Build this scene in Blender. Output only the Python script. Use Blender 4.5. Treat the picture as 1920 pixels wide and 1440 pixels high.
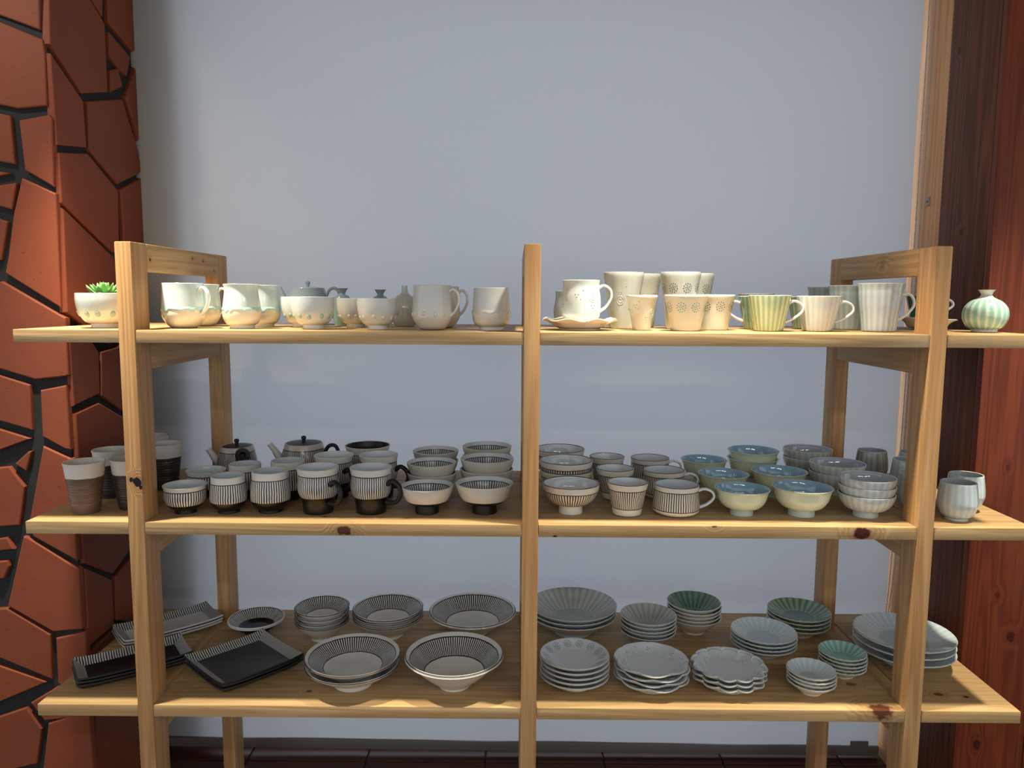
import bpy, bmesh, math, random
from mathutils import Vector, Matrix, noise
random.seed(7)
PI = math.pi
for o in list(bpy.data.objects): bpy.data.objects.remove(o)
scene = bpy.context.scene
COL = scene.collection

# ---------------------------------------------------------------- camera
cam_d = bpy.data.cameras.new('camera'); cam = bpy.data.objects.new('camera', cam_d); COL.objects.link(cam)
cam_d.sensor_width = 36.0; cam_d.lens = 1418.39 / 1920 * 36.0; cam_d.clip_start = 0.02
def camera_matrix(loc, pitch, yaw, roll):
    cy, sy, cp, sp, cr, sr = math.cos(yaw), math.sin(yaw), math.cos(pitch), math.sin(pitch), math.cos(roll), math.sin(roll)
    right = Vector((cy, -sy, 0)); ahead = Vector((sy, cy, 0)); zed = Vector((0, 0, 1))
    fwd = ahead * cp - zed * sp; up = ahead * sp + zed * cp
    r2 = right * cr + up * sr; u2 = up * cr - right * sr
    m = Matrix((r2, u2, -fwd)).transposed().to_4x4(); m.translation = loc
    return m
cam.matrix_world = camera_matrix(Vector((-0.0382, -1.7337, 1.5411)), math.radians(6.29991), math.radians(-0.22268), math.radians(0.34199))
scene.camera = cam

# ---------------------------------------------------------------- light
world = bpy.data.worlds.new('world'); scene.world = world; world.use_nodes = True
bg = world.node_tree.nodes['Background']; bg.inputs[0].default_value = (0.90, 0.95, 1.0, 1); bg.inputs[1].default_value = 1.12
def spot(name, loc, target, watts, col, size=math.radians(95), blend=0.6, radius=0.035):
    d = bpy.data.lights.new(name, 'SPOT'); d.energy = watts; d.color = col; d.spot_size = size; d.spot_blend = blend; d.shadow_soft_size = radius
    o = bpy.data.objects.new(name, d); COL.objects.link(o); o.location = loc
    o.rotation_euler = (Vector(target) - Vector(loc)).to_track_quat('-Z', 'Y').to_euler()
WARM = (1.0, 0.91, 0.72)
CONE = math.radians(66)
spot('ceiling_spot', (-1.12, -0.105, 2.55), (-0.93, -0.06, 1.2), 265, WARM, CONE, 0.9)
spot('ceiling_spot', (0.40, -0.105, 2.55), (0.40, -0.06, 1.2), 245, WARM, CONE, 0.9)
spot('ceiling_spot', (1.42, -0.115, 2.55), (1.30, -0.05, 1.0), 190, WARM, math.radians(52), 0.9)
spot('ceiling_spot', (-1.48, -0.35, 2.62), (-1.40, 0.244, 2.02), 22, WARM, math.radians(75), 1.0)
def area(name, loc, target, w, h, watts, col):
    d = bpy.data.lights.new(name, 'AREA'); d.shape = 'RECTANGLE'; d.size = w; d.size_y = h; d.energy = watts; d.color = col
    o = bpy.data.objects.new(name, d); COL.objects.link(o); o.location = loc
    o.rotation_euler = (Vector(target) - Vector(loc)).to_track_quat('-Z', 'Y').to_euler()
area('ceiling_tube_light', (-0.3, -2.6, 2.62), (-0.3, -2.3, 0), 1.2, 0.10, 14, (0.95, 0.98, 1.0))
area('ceiling_tube_light', (1.3, -2.6, 2.62), (1.3, -2.3, 0), 1.2, 0.10, 14, (0.95, 0.98, 1.0))
area('window_daylight', (0.05, 1.7, 1.4), (0.05, 0.7, 1.3), 2.4, 2.6, 8, (0.84, 0.92, 1.0))
scene.view_settings.view_transform = 'Standard'; scene.view_settings.look = 'None'
scene.view_settings.exposure = 0.0; scene.view_settings.gamma = 1.0; scene.view_settings.use_curve_mapping = False

# ---------------------------------------------------------------- numbers of the place (metres)
XL, XM, XR = -0.930, 0.0, 0.930            # post centres
PW, PD, DEPTH = 0.0377, 0.0755, 0.576      # post width, post depth, shelf depth
Z1, Z2, Z3 = 1.4687, 1.0155, 0.5601        # shelf tops
TH, ZT = 0.0295, 1.669                     # board thickness, post tops
EL, ER = -1.193, 1.190                     # shelf ends
ZS = {1: Z1, 2: Z2, 3: Z3}

# ---------------------------------------------------------------- node helpers
def lin(c):
    f = lambda v: (v / 255) / 12.92 if v / 255 <= 0.04045 else ((v / 255 + 0.055) / 1.055) ** 2.4
    return (f(c[0]), f(c[1]), f(c[2]), 1.0)
class NT:
    def __init__(s, name, rough=0.4, spec=0.5, coat=0.0):
        s.mat = bpy.data.materials.new(name); s.mat.use_nodes = True; s.t = s.mat.node_tree
        s.b = s.t.nodes['Principled BSDF']; s.b.inputs['Roughness'].default_value = rough
        s.b.inputs['Specular IOR Level'].default_value = spec; s.b.inputs['Coat Weight'].default_value = coat
        s.b.inputs['Coat Roughness'].default_value = 0.05
    def n(s, typ, **kw):
        o = s.t.nodes.new(typ)
        for k, v in kw.items(): setattr(o, k, v)
        return o
    def put(s, sock, v):
        if hasattr(v, 'node'): s.t.links.new(v, sock)
        elif isinstance(v, (tuple, list)) and len(v) == 3 and sock.type == 'RGBA': sock.default_value = (*v, 1)
        else: sock.default_value = v
    def m(s, op, a, b=0.0, c=0.0):
        o = s.n('ShaderNodeMath', operation=op); s.put(o.inputs[0], a); s.put(o.inputs[1], b); s.put(o.inputs[2], c)
        return o.outputs[0]
    def vm(s, op, a, b=None, out=0):
        o = s.n('ShaderNodeVectorMath', operation=op); s.put(o.inputs[0], a)
        if b is not None: s.put(o.inputs[1], b)
        return o.outputs[out]
    def ss(s, v, lo, hi):
        o = s.n('ShaderNodeMapRange', interpolation_type='SMOOTHSTEP'); s.put(o.inputs[0], v); o.inputs[1].default_value = lo; o.inputs[2].default_value = hi
        return o.outputs[0]
    def mix(s, f, a, b):
        o = s.n('ShaderNodeMix', data_type='RGBA'); s.put(o.inputs[0], f); s.put(o.inputs[6], a); s.put(o.inputs[7], b)
        return o.outputs[2]
    def obj(s): return s.n('ShaderNodeTexCoord').outputs['Object']
    def xyz(s, v):
        o = s.n('ShaderNodeSeparateXYZ'); s.put(o.inputs[0], v); return o.outputs
    def noise(s, v, scale, detail=3.0, rough=0.5):
        o = s.n('ShaderNodeTexNoise'); s.put(o.inputs['Vector'], v); o.inputs['Scale'].default_value = scale; o.inputs['Detail'].default_value = detail; o.inputs['Roughness'].default_value = rough
        return o.outputs['Fac']
    def rand(s): return s.n('ShaderNodeObjectInfo').outputs['Random']
    def bump(s, h, dist, strength=1.0):
        o = s.n('ShaderNodeBump'); s.put(o.inputs['Height'], h); o.inputs['Distance'].default_value = dist; o.inputs['Strength'].default_value = strength
        s.t.links.new(o.outputs[0], s.b.inputs['Normal'])
    def color(s, c): s.put(s.b.inputs['Base Color'], c); return s.mat

def plain(name, rgb, rough=0.25, coat=0.0, var=0.06):
    k = NT(name, rough, coat=coat); c = lin(rgb); d = tuple(x * (1 - var * 2) for x in c[:3]) + (1,)
    return k.color(k.mix(k.noise(k.obj(), 28.0, 4), d, c))

def wood(name, axis, light, mid, dark, knots=(), fine=1.0, rough=0.45, vary=0.10, ringpull=0.35, kdark=((34, 12, 8), (92, 30, 18))):
    """sawn softwood: grain runs along axis; knots = [(x, y, z, radius, darkness)] in object space"""
    k = NT(name, rough, spec=0.25); co = k.obj(); r = k.rand()
    off = k.n('ShaderNodeCombineXYZ'); 
    for i in range(3): k.put(off.inputs[i], k.m('MULTIPLY', r, 7.0 + 3 * i))
    sc = [26.0, 26.0, 26.0]; sc[axis] = 1.1
    base = co; ring = None; kmask = None; halo = None
    for (x, y, z, rad, dk) in knots:
        dv = k.vm('SUBTRACT', co, (x, y, z)); st = [1.0, 1.0, 1.0]; st[axis] = 0.72
        dist = k.vm('LENGTH', k.vm('MULTIPLY', dv, tuple(st)), out=1)
        dist = k.m('ADD', dist, k.m('MULTIPLY', k.m('SUBTRACT', k.noise(co, 70.0, 3), 0.5), rad * 1.1))
        mk = k.m('MULTIPLY', k.m('SUBTRACT', 1.0, k.ss(dist, rad * 0.75, rad * 1.1)), dk)
        hl = k.m('MULTIPLY', k.m('SUBTRACT', 1.0, k.ss(dist, rad * 0.8, rad * 3.2)), min(dk, 1.0))
        kmask = mk if kmask is None else k.m('MAXIMUM', kmask, mk)
        halo = hl if halo is None else k.m('MAXIMUM', halo, hl)
    v = k.vm('MULTIPLY', k.vm('ADD', co, off.outputs[0]), tuple(sc))
    big = k.noise(v, 0.55, 2.0, 0.45)
    if halo is not None: big = k.m('ADD', big, k.m('MULTIPLY', halo, ringpull))
    rings = k.m('ABSOLUTE', k.m('SUBTRACT', k.m('FRACT', k.m('MULTIPLY', big, 9.0)), 0.5))
    rings = k.ss(rings, 0.0, 0.5)
    sf = [420.0 * fine] * 3; sf[axis] = 9.0
    finen = k.noise(k.vm('MULTIPLY', k.vm('ADD', co, off.outputs[0]), tuple(sf)), 1.0, 2.0)
    broad = k.noise(v, 0.16, 1.0)
    c = k.mix(rings, lin(mid), lin(light))
    c = k.mix(k.m('MULTIPLY', k.ss(broad, 0.42, 0.70), 0.45), c, lin(mid))
    c = k.mix(k.m('MULTIPLY', k.ss(finen, 0.52, 0.72), 0.45), c, lin(dark))
    c = k.mix(k.m('MULTIPLY', r, vary * 2), c, lin(mid))
    if halo is not None:
        c = k.mix(k.m('MULTIPLY', halo, 0.5), c, k.mix(0.45, lin(mid), lin((120, 56, 28))))
        kc = k.mix(k.noise(co, 160.0, 3), lin(kdark[0]), lin(kdark[1]))
        c = k.mix(kmask, c, kc)
    k.bump(k.m('ADD', rings, finen), 0.0006, 0.35)
    return k.color(c)

def zone_stripes(name, coord, z0, z1, count, width, base, line, low=None, ring=0.0011, wobble=0.5, high=None, rough=0.3, coat=0.1, inner=None):
    """brushed line decoration between coord z0..z1 (coord = 'z' height or 'r' radius)"""
    k = NT(name, rough, coat=coat); co = k.obj(); X, Y, Z = k.xyz(co)
    th = k.m('ARCTAN2', Y, X)
    q = Z if coord == 'z' else k.m('SQRT', k.m('ADD', k.m('MULTIPLY', X, X), k.m('MULTIPLY', Y, Y)))
    qn = k.m('ADD', q, k.m('MULTIPLY', k.m('SUBTRACT', k.noise(co, 34.0, 2), 0.5), 0.0022))
    u = k.m('MULTIPLY_ADD', th, count / (2 * PI), k.m('MULTIPLY', k.m('SUBTRACT', k.noise(co, 42.0, 2), 0.5), wobble))
    fr = k.m('ABSOLUTE', k.m('SUBTRACT', k.m('FRACT', u), 0.5))
    st = k.m('LESS_THAN', fr, width * 0.5)
    inz = k.m('MULTIPLY', k.m('GREATER_THAN', qn, z0), k.m('LESS_THAN', qn, z1))
    mask = k.m('MULTIPLY', st, inz)
    if ring:
        for e in (z0, z1):
            mask = k.m('MAXIMUM', mask, k.m('LESS_THAN', k.m('ABSOLUTE', k.m('SUBTRACT', qn, e)), ring))
    nb = k.noise(co, 22.0, 4); b = lin(base); b2 = tuple(v * 0.84 for v in b[:3]) + (1,)
    c = k.mix(nb, b2, b)
    if inner is not None: c = k.mix(inz, c, lin(inner))
    if low is not None: c = k.mix(k.m('LESS_THAN', qn, z0), c, lin(low))
    if high is not None: c = k.mix(k.m('GREATER_THAN', qn, z1), c, lin(high))
    return k.color(k.mix(mask, c, lin(line)))

def flutes(name, count, deep, pale, sharp=1.0, rough=0.16, coat=0.3, centre=None, r0=0.0, twist=0.0, rim=None, rz=9.0):
    """celadon glaze that pools green in carved flutes and thins out on their ridges"""
    k = NT(name, rough, coat=coat); co = k.obj(); X, Y, Z = k.xyz(co)
    th = k.m('ADD', k.m('ARCTAN2', Y, X), k.m('MULTIPLY', Z, twist))
    w = k.m('MULTIPLY_ADD', k.m('SINE', k.m('MULTIPLY_ADD', th, float(count), k.m('MULTIPLY', k.noise(co, 20.0, 2), 1.3))), 0.5, 0.5)
    w = k.m('MULTIPLY_ADD', k.noise(co, 36.0, 3), 0.35, k.m('MULTIPLY', k.m('POWER', w, sharp), 0.8))
    c = k.mix(w, lin(deep), lin(pale))
    if centre is not None:
        r = k.m('SQRT', k.m('ADD', k.m('MULTIPLY', X, X), k.m('MULTIPLY', Y, Y)))
        c = k.mix(k.m('SUBTRACT', 1.0, k.ss(r, r0 * 0.92, r0 * 1.05)), c, lin(centre))
        rg = k.m('SUBTRACT', 1.0, k.ss(k.m('ABSOLUTE', k.m('SUBTRACT', r, r0)), 0.0008, 0.003))
        c = k.mix(k.m('MULTIPLY', rg, 0.5), c, lin(pale))
    if rim is not None: c = k.mix(k.ss(Z, rz - 0.004, rz), c, lin(rim))
    return k.color(c)

def two_glaze(name, zsplit, upper, lower, rough=0.2, coat=0.25):
    """glaze dipped down to a wavy line over bare cream clay"""
    k = NT(name, rough, coat=coat); co = k.obj(); X, Y, Z = k.xyz(co)
    zn = k.m('ADD', Z, k.m('MULTIPLY', k.m('SUBTRACT', k.noise(co, 45.0, 2), 0.5), 0.010))
    return k.color(k.mix(k.ss(zn, zsplit - 0.0015, zsplit + 0.0015), lin(lower), lin(upper)))

def line_stripes(name, axis, pitch, width, base, line, rough=0.35):
    k = NT(name, rough, coat=0.1); co = k.obj(); q = k.xyz(co)[axis]
    u = k.m('MULTIPLY_ADD', q, 1 / pitch, k.m('MULTIPLY', k.noise(co, 60.0, 2), 0.7))
    return k.color(k.mix(k.m('LESS_THAN', k.m('FRACT', u), width), lin(base), lin(line)))

# ---------------------------------------------------------------- object helpers
def tag(o, label=None, cat=None, group=None, kind=None):
    if label: o['label'] = label
    if cat: o['category'] = cat
    if group: o['group'] = group
    if kind: o['kind'] = kind
    return o
def new(name, me, parent=None, mats=()):
    o = bpy.data.objects.new(name, me); COL.objects.link(o)
    if parent is not None: o.parent = parent
    if me is not None and not len(me.materials):
        for m in mats: me.materials.append(m)
    return o
def empty(name, loc=(0, 0, 0), rz=0.0):
    o = new(name, None); o.location = loc; o.rotation_euler = (0, 0, rz); o.empty_display_size = 0.05
    return o
def copy_tree(o, parent=None):
    c = o.copy(); COL.objects.link(c)
    if parent is not None: c.parent = parent
    for ch in list(o.children): copy_tree(ch, c)
    return c
def finish(bm, name, smooth=None):
    me = bpy.data.meshes.new(name); bm.normal_update(); bm.to_mesh(me); bm.free()
    if smooth is not None:
        me.polygons.foreach_set('use_smooth', [True] * len(me.polygons)); me.set_sharp_from_angle(angle=math.radians(smooth))
    return me
def box_mesh(name, x0, x1, y0, y1, z0, z1, bevel=0.0):
    bm = bmesh.new(); bmesh.ops.create_cube(bm, size=1.0)
    for v in bm.verts: v.co = Vector(((x0 + x1) / 2 + v.co.x * (x1 - x0), (y0 + y1) / 2 + v.co.y * (y1 - y0), (z0 + z1) / 2 + v.co.z * (z1 - z0)))
    if bevel: bmesh.ops.bevel(bm, geom=bm.edges[:], offset=bevel, segments=2, affect='EDGES', profile=0.6)
    return finish(bm, name, 40)
def catmull(pts, n):
    P = [Vector(p) for p in pts]; P = [P[0] * 2 - P[1]] + P + [P[-1] * 2 - P[-2]]; out = []
    for i in range(1, len(P) - 2):
        a, b, c, d = P[i - 1:i + 3]
        for j in range(n):
            t = j / n; out.append(0.5 * ((2 * b) + (c - a) * t + (2 * a - 5 * b + 4 * c - d) * t * t + (3 * b - a - 3 * c + d) * t ** 3))
    out.append(P[-2].copy()); return out
def lathe(name, prof, seg=56, mod=None, smooth=38):
    """prof: [(r, z, material index)]; mod(theta, r, z, i) -> (r, z)"""
    bm = bmesh.new(); rows = []
    for i, (r, z, m) in enumerate(prof):
        if r < 1e-6: rows.append([bm.verts.new((0, 0, z))]); continue
        row = []
        for j in range(seg):
            t = 2 * PI * j / seg; rr, zz = (r, z) if mod is None else mod(t, r, z, i)
            row.append(bm.verts.new((rr * math.cos(t), rr * math.sin(t), zz)))
        rows.append(row)
    for i in range(len(rows) - 1):
        A, B, m = rows[i], rows[i + 1], prof[i + 1][2]
        for j in range(seg):
            k = (j + 1) % seg
            if len(A) == 1 and len(B) == 1: continue
            if len(A) == 1: f = bm.faces.new((A[0], B[k], B[j]))
            elif len(B) == 1: f = bm.faces.new((A[j], A[k], B[0]))
            else: f = bm.faces.new((A[j], A[k], B[k], B[j]))
            f.material_index = m
    return finish(bm, name, smooth)
def tube(name, pts, rad, seg=10, n=6, flat=1.0, up=(0, 1, 0), cap=True, smooth=50):
    """rad: single value or one per control point; flat widens the section along 'up'"""
    c = catmull(pts, n); R = rad if isinstance(rad, (list, tuple)) else [rad] * len(pts)
    rr = [R[min(int(i / n), len(R) - 2)] * (1 - (i / n - min(int(i / n), len(R) - 2))) + R[min(int(i / n), len(R) - 2) + 1] * (i / n - min(int(i / n), len(R) - 2)) for i in range(len(c))]
    bm = bmesh.new(); rows = []; U = Vector(up).normalized()
    for i, p in enumerate(c):
        t = (c[min(i + 1, len(c) - 1)] - c[max(i - 1, 0)]).normalized(); s = t.cross(U)
        s = s.normalized() if s.length > 1e-5 else t.orthogonal().normalized(); w = s.cross(t)
        rows.append([bm.verts.new(p + s * math.cos(2 * PI * j / seg) * rr[i] + w * math.sin(2 * PI * j / seg) * rr[i] * flat) for j in range(seg)])
    for a, b in zip(rows, rows[1:]):
        for j in range(seg): bm.faces.new((a[j], a[(j + 1) % seg], b[(j + 1) % seg], b[j]))
    if cap: bm.faces.new(rows[0][::-1]); bm.faces.new(rows[-1])
    bmesh.ops.recalc_face_normals(bm, faces=bm.faces)
    return finish(bm, name, smooth)
def outer_curve(pts, n=5): return [(p.x, p.y) for p in catmull([(r, z, 0) for r, z in pts], n)]
def inner_curve(oc, t, floor):
    out = []
    for i, (r, z) in enumerate(oc):
        a, b = oc[max(i - 1, 0)], oc[min(i + 1, len(oc) - 1)]; dx, dz = b[0] - a[0], b[1] - a[1]; L = math.hypot(dx, dz) or 1
        ri, zi = r - t * dz / L, z + t * dx / L
        if i == len(oc) - 1: ri, zi = r - t, z
        if ri > 0.004 and zi > floor and (not out or ri > out[-1][0] - 0.02): out.append((ri, zi))
    return out
def radius_at(oc, z):
    for (r0, a), (r1, b) in zip(oc, oc[1:]):
        if min(a, b) <= z <= max(a, b) and abs(b - a) > 1e-7: return r0 + (r1 - r0) * (z - a) / (b - a)
    return oc[-1][0]
def vessel_mesh(name, pts, t, hf, n=5, seg=56, mod=None, split_foot=True, rf=None):
    """pts = outer profile from the bottom of the body to the rim. slots: 0 outside, 1 inside, 2 rim, 3 underside"""
    oc = outer_curve(pts, n); z0 = pts[0][1]; fl = z0 + t
    ic = inner_curve(oc, t, fl + 0.0004); top = oc[-1]
    prof = [(0, z0 if split_foot else 0.0015, 3)]
    if not split_foot: prof += [(pts[0][0] * 0.86, 0.0015, 3), (pts[0][0] * 0.90, z0, 3)]
    prof += [(r, z, 0) for r, z in oc]
    prof += [(top[0] - t * 0.25, top[1] + t * 0.28, 2), (top[0] - t * 0.75, top[1] + t * 0.28, 2)]
    prof += [(ic[-1][0], ic[-1][1], 2)] + [(r, z, 1) for r, z in ic[-2::-1]]
    rr = ic[0][0]
    prof += [(rr * 0.82, fl + (ic[0][1] - fl) * 0.35, 1), (rr * 0.6, fl, 1), (0, fl, 1)]
    return lathe(name, prof, seg, mod), oc
def foot_mesh(name, rf, hf, flare=0.0, seg=48, w=0.0045):
    prof = [(rf - w, hf, 0), (rf - w, 0.0006, 0), (rf - w + 0.0008, 0, 0), (rf - 0.0008, 0, 0), (rf, 0.0008, 0), (rf - 0.0006 + flare, hf * 0.6, 0), (rf + flare, hf + 0.0012, 0)]
    return lathe(name, prof, seg)
def dots_mesh(name, oc, dots, lift=0.0006, n=7, inside=None):
    """flat glaze dots lying on the outside of a vessel; dots = [(theta, z, radius)]"""
    bm = bmesh.new()
    for th, z, rd in dots:
        r = radius_at(oc, z); r2 = radius_at(oc, z + 0.002)
        nrm = Vector((0.002, r - r2)).normalized(); up2 = Vector((r2 - r, 0.002)).normalized()
        ct, st = math.cos(th), math.sin(th)
        N3 = Vector((nrm.x * ct, nrm.x * st, nrm.y)); U3 = Vector((up2.x * ct, up2.x * st, up2.y)); T3 = Vector((-st, ct, 0))
        c = Vector((r * ct, r * st, z)); ring = []
        for j in range(n):
            a = 2 * PI * j / n; ring.append(bm.verts.new(c + N3 * lift * 0.5 + (T3 * math.cos(a) + U3 * math.sin(a)) * rd))
        top = bm.verts.new(c + N3 * lift * 1.4)
        for j in range(n): bm.faces.new((ring[j], ring[(j + 1) % n], top))
    return finish(bm, name, 60)
def flower(th, z, R, rad, rs=0.0011, rings=((0.48, 5), (1.0, 11))):
    out = [(th, z, rs)]
    for f, n in rings:
        for i in range(n):
            a = 2 * PI * i / n + f; out.append((th + R * f * math.cos(a) / rad, z + R * f * math.sin(a), rs))
    return out
def drip_mesh(name, oc, zc, up, drips, lift=0.0016, seg=120):
    """a run of thick glaze round a vessel with rounded drips below; drips = [(theta, depth, halfwidth)]"""
    bm = bmesh.new(); rows = []; K = 7
    for j in range(seg):
        t = 2 * PI * j / seg; d = 0.0022 + 0.0008 * math.sin(5 * t + 1)
        for th, dep, hw in drips:
            x = (t - th + PI) % (2 * PI) - PI
            if abs(x) < hw: d = max(d, 0.0022 + dep * math.sqrt(1 - (x / hw) ** 2))
        row = []
        for i in range(K):
            s = i / (K - 1); z = zc + up - (up + d) * s; r = radius_at(oc, z)
            b = math.sin(PI * min(1, max(0, (s - 0.05) / 0.95)) ** 1.6) * lift if 0 < i < K - 1 else -0.0003
            row.append(bm.verts.new(((r + b) * math.cos(t), (r + b) * math.sin(t), z)))
        rows.append(row)
    for j in range(seg):
        A, B = rows[j], rows[(j + 1) % seg]
        for i in range(K - 1): bm.faces.new((A[i + 1], B[i + 1], B[i], A[i]))
    return finish(bm, name, 80)
def drop_mesh(name, oc, z, thetas, rad, lift=0.0022, tall=1.25):
    bm = bmesh.new()
    for th in thetas:
        r = radius_at(oc, z); ct, st = math.cos(th), math.sin(th); N3 = Vector((ct, st, 0)); T3 = Vector((-st, ct, 0)); c = Vector((r * ct, r * st, z))
        rr = radius_at(oc, z + rad) - radius_at(oc, z - rad); U3 = Vector((ct * rr, st * rr, 2 * rad)).normalized(); N3 = T3.cross(U3).normalized()
        prev = None
        for a, (f, l) in enumerate(((1.0, -0.3), (0.86, 0.55), (0.5, 0.9))):
            ring = [bm.verts.new(c + (T3 * math.cos(b * PI / 6) + U3 * tall * math.sin(b * PI / 6)) * rad * f + N3 * lift * l) for b in range(12)]
            if prev:
                for b in range(12): bm.faces.new((prev[b], prev[(b + 1) % 12], ring[(b + 1) % 12], ring[b]))
            prev = ring
        tp = bm.verts.new(c + N3 * lift)
        for b in range(12): bm.faces.new((prev[b], prev[(b + 1) % 12], tp))
    return finish(bm, name, 80)
def place(root, x, y, z, rz=0.0): root.location = (x, y, z); root.rotation_euler = (0, 0, rz); return root

# ================================================================ the room
def structure(name, me, mats): return tag(new(name, me, None, mats), kind='structure')
M_grout = plain('dark_grout', (34, 34, 36), 0.85, var=0.25)
M_plaster = plain('white_plaster', (205, 205, 200), 0.8)
M_ceiling = plain('ceiling_board', (150, 135, 115), 0.8)

# floor with dark tiles
floor = structure('floor', box_mesh('floor', -4, 4, -6, 3.0, -0.08, -0.006), [plain('floor_bed', (38, 26, 20), 0.7)])
def floor_material():
    k = NT('dark_floor_tile', 0.35); co = k.obj(); n = k.noise(k.vm('MULTIPLY', k.vm('ADD', co, k.n('ShaderNodeObjectInfo').outputs['Location']), (2.5, 22.0, 1.0)), 1.5, 4)
    return k.color(k.mix(n, lin((44, 24, 17)), lin((92, 52, 34))))
M_floor = floor_material(); ft = box_mesh('floor_tile', -0.197, 0.197, -0.197, 0.197, -0.012, 0.0, 0.002); ft.materials.append(M_floor)
for i in range(-5, 6):
    for j in range(-4, 3):
        o = new('tile', ft, floor); o.location = (i * 0.40 + 0.07, j * 0.40 + 0.05, 0)
structure('ceiling', box_mesh('ceiling', -4, 4, -6, 0.9, 2.70, 2.80), [M_ceiling])

# wall with the window opening behind the blind
wb = bmesh.new()
def add_box(bm, x0, x1, y0, y1, z0, z1):
    vs = [bm.verts.new((x, y, z)) for z in (z0, z1) for y in (y0, y1) for x in (x0, x1)]
    for f in ((0, 2, 3, 1), (4, 5, 7, 6), (0, 1, 5, 4), (2, 6, 7, 3), (0, 4, 6, 2), (1, 3, 7, 5)): bm.faces.new([vs[i] for i in f])
add_box(wb, -4, -1.085, 0.74, 0.86, 0, 2.7); add_box(wb, 1.26, 4, 0.74, 0.86, 0, 2.7); add_box(wb, -1.085, 1.26, 0.74, 0.86, 2.62, 2.7); add_box(wb, -1.085, 1.26, 0.74, 0.86, 0, 0.04)
structure('wall_back', finish(wb, 'wall_back'), [M_plaster])

# ---- crazy-paved terracotta column on the left
FRONT=[
[(-1.397, 2.38), (-1.228, 2.381), (-1.235, 2.209), (-1.241, 2.211), (-1.405, 2.269)],
[(-1.406, 2.256), (-1.23, 2.186), (-1.226, 2.152), (-1.229, 2.025), (-1.304, 2.018), (-1.421, 2.041)],
[(-1.423, 2.021), (-1.324, 2.0), (-1.321, 1.88), (-1.432, 1.899)],
[(-1.303, 1.989), (-1.225, 2.003), (-1.218, 1.994), (-1.225, 1.824), (-1.296, 1.866)],
[(-1.434, 1.874), (-1.332, 1.857), (-1.436, 1.835)],
[(-1.438, 1.816), (-1.32, 1.834), (-1.336, 1.766), (-1.439, 1.794)],
[(-1.441, 1.769), (-1.349, 1.735), (-1.372, 1.637), (-1.451, 1.628)],
[(-1.305, 1.846), (-1.22, 1.807), (-1.225, 1.515), (-1.364, 1.604), (-1.353, 1.648), (-1.332, 1.756)],
[(-1.374, 1.583), (-1.214, 1.489), (-1.215, 1.339), (-1.222, 1.335), (-1.303, 1.326), (-1.47, 1.377), (-1.456, 1.565)],
[(-1.471, 1.36), (-1.318, 1.312), (-1.321, 1.191), (-1.48, 1.237)],
[(-1.292, 1.298), (-1.222, 1.312), (-1.222, 1.139), (-1.236, 1.141), (-1.294, 1.174)],
[(-1.481, 1.217), (-1.326, 1.168), (-1.489, 1.107)],
[(-1.373, 1.099), (-1.335, 1.133), (-1.325, 1.134), (-1.343, 1.079)],
[(-1.491, 1.081), (-1.388, 1.092), (-1.35, 1.037), (-1.371, 0.931), (-1.503, 0.92)],
[(-1.294, 1.148), (-1.219, 1.113), (-1.221, 0.833), (-1.336, 0.9), (-1.347, 0.931)],
[(-1.506, 0.881), (-1.408, 0.897), (-1.39, 0.864), (-1.508, 0.85)],
[(-1.51, 0.825), (-1.41, 0.832), (-1.406, 0.817), (-1.423, 0.781), (-1.513, 0.777)],
[(-1.363, 0.9), (-1.35, 0.897), (-1.217, 0.809), (-1.218, 0.64), (-1.299, 0.632), (-1.418, 0.705)],
[(-1.52, 0.691), (-1.421, 0.698), (-1.306, 0.624), (-1.31, 0.495), (-1.527, 0.589)],
[(-1.292, 0.614), (-1.209, 0.633), (-1.211, 0.471), (-1.234, 0.456), (-1.294, 0.483)],
[(-1.529, 0.561), (-1.324, 0.487), (-1.541, 0.392)],
[(-1.373, 0.426), (-1.295, 0.474), (-1.232, 0.443), (-1.247, 0.385), (-1.338, 0.374)],
[(-1.544, 0.356), (-1.386, 0.412), (-1.347, 0.35), (-1.367, 0.246), (-1.555, 0.201)],
[(-1.328, 0.367), (-1.212, 0.406), (-1.207, 0.14), (-1.366, 0.139)],
[(-1.557, 0.182), (-1.37, 0.225), (-1.385, 0.026), (-1.571, -0.009)],
[(-1.367, 0.119), (-1.208, 0.121), (-1.21, -0.087), (-1.383, -0.089)],
[(-1.572, -0.028), (-1.39, 0.006), (-1.393, -0.089), (-1.577, -0.091)],]
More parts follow.
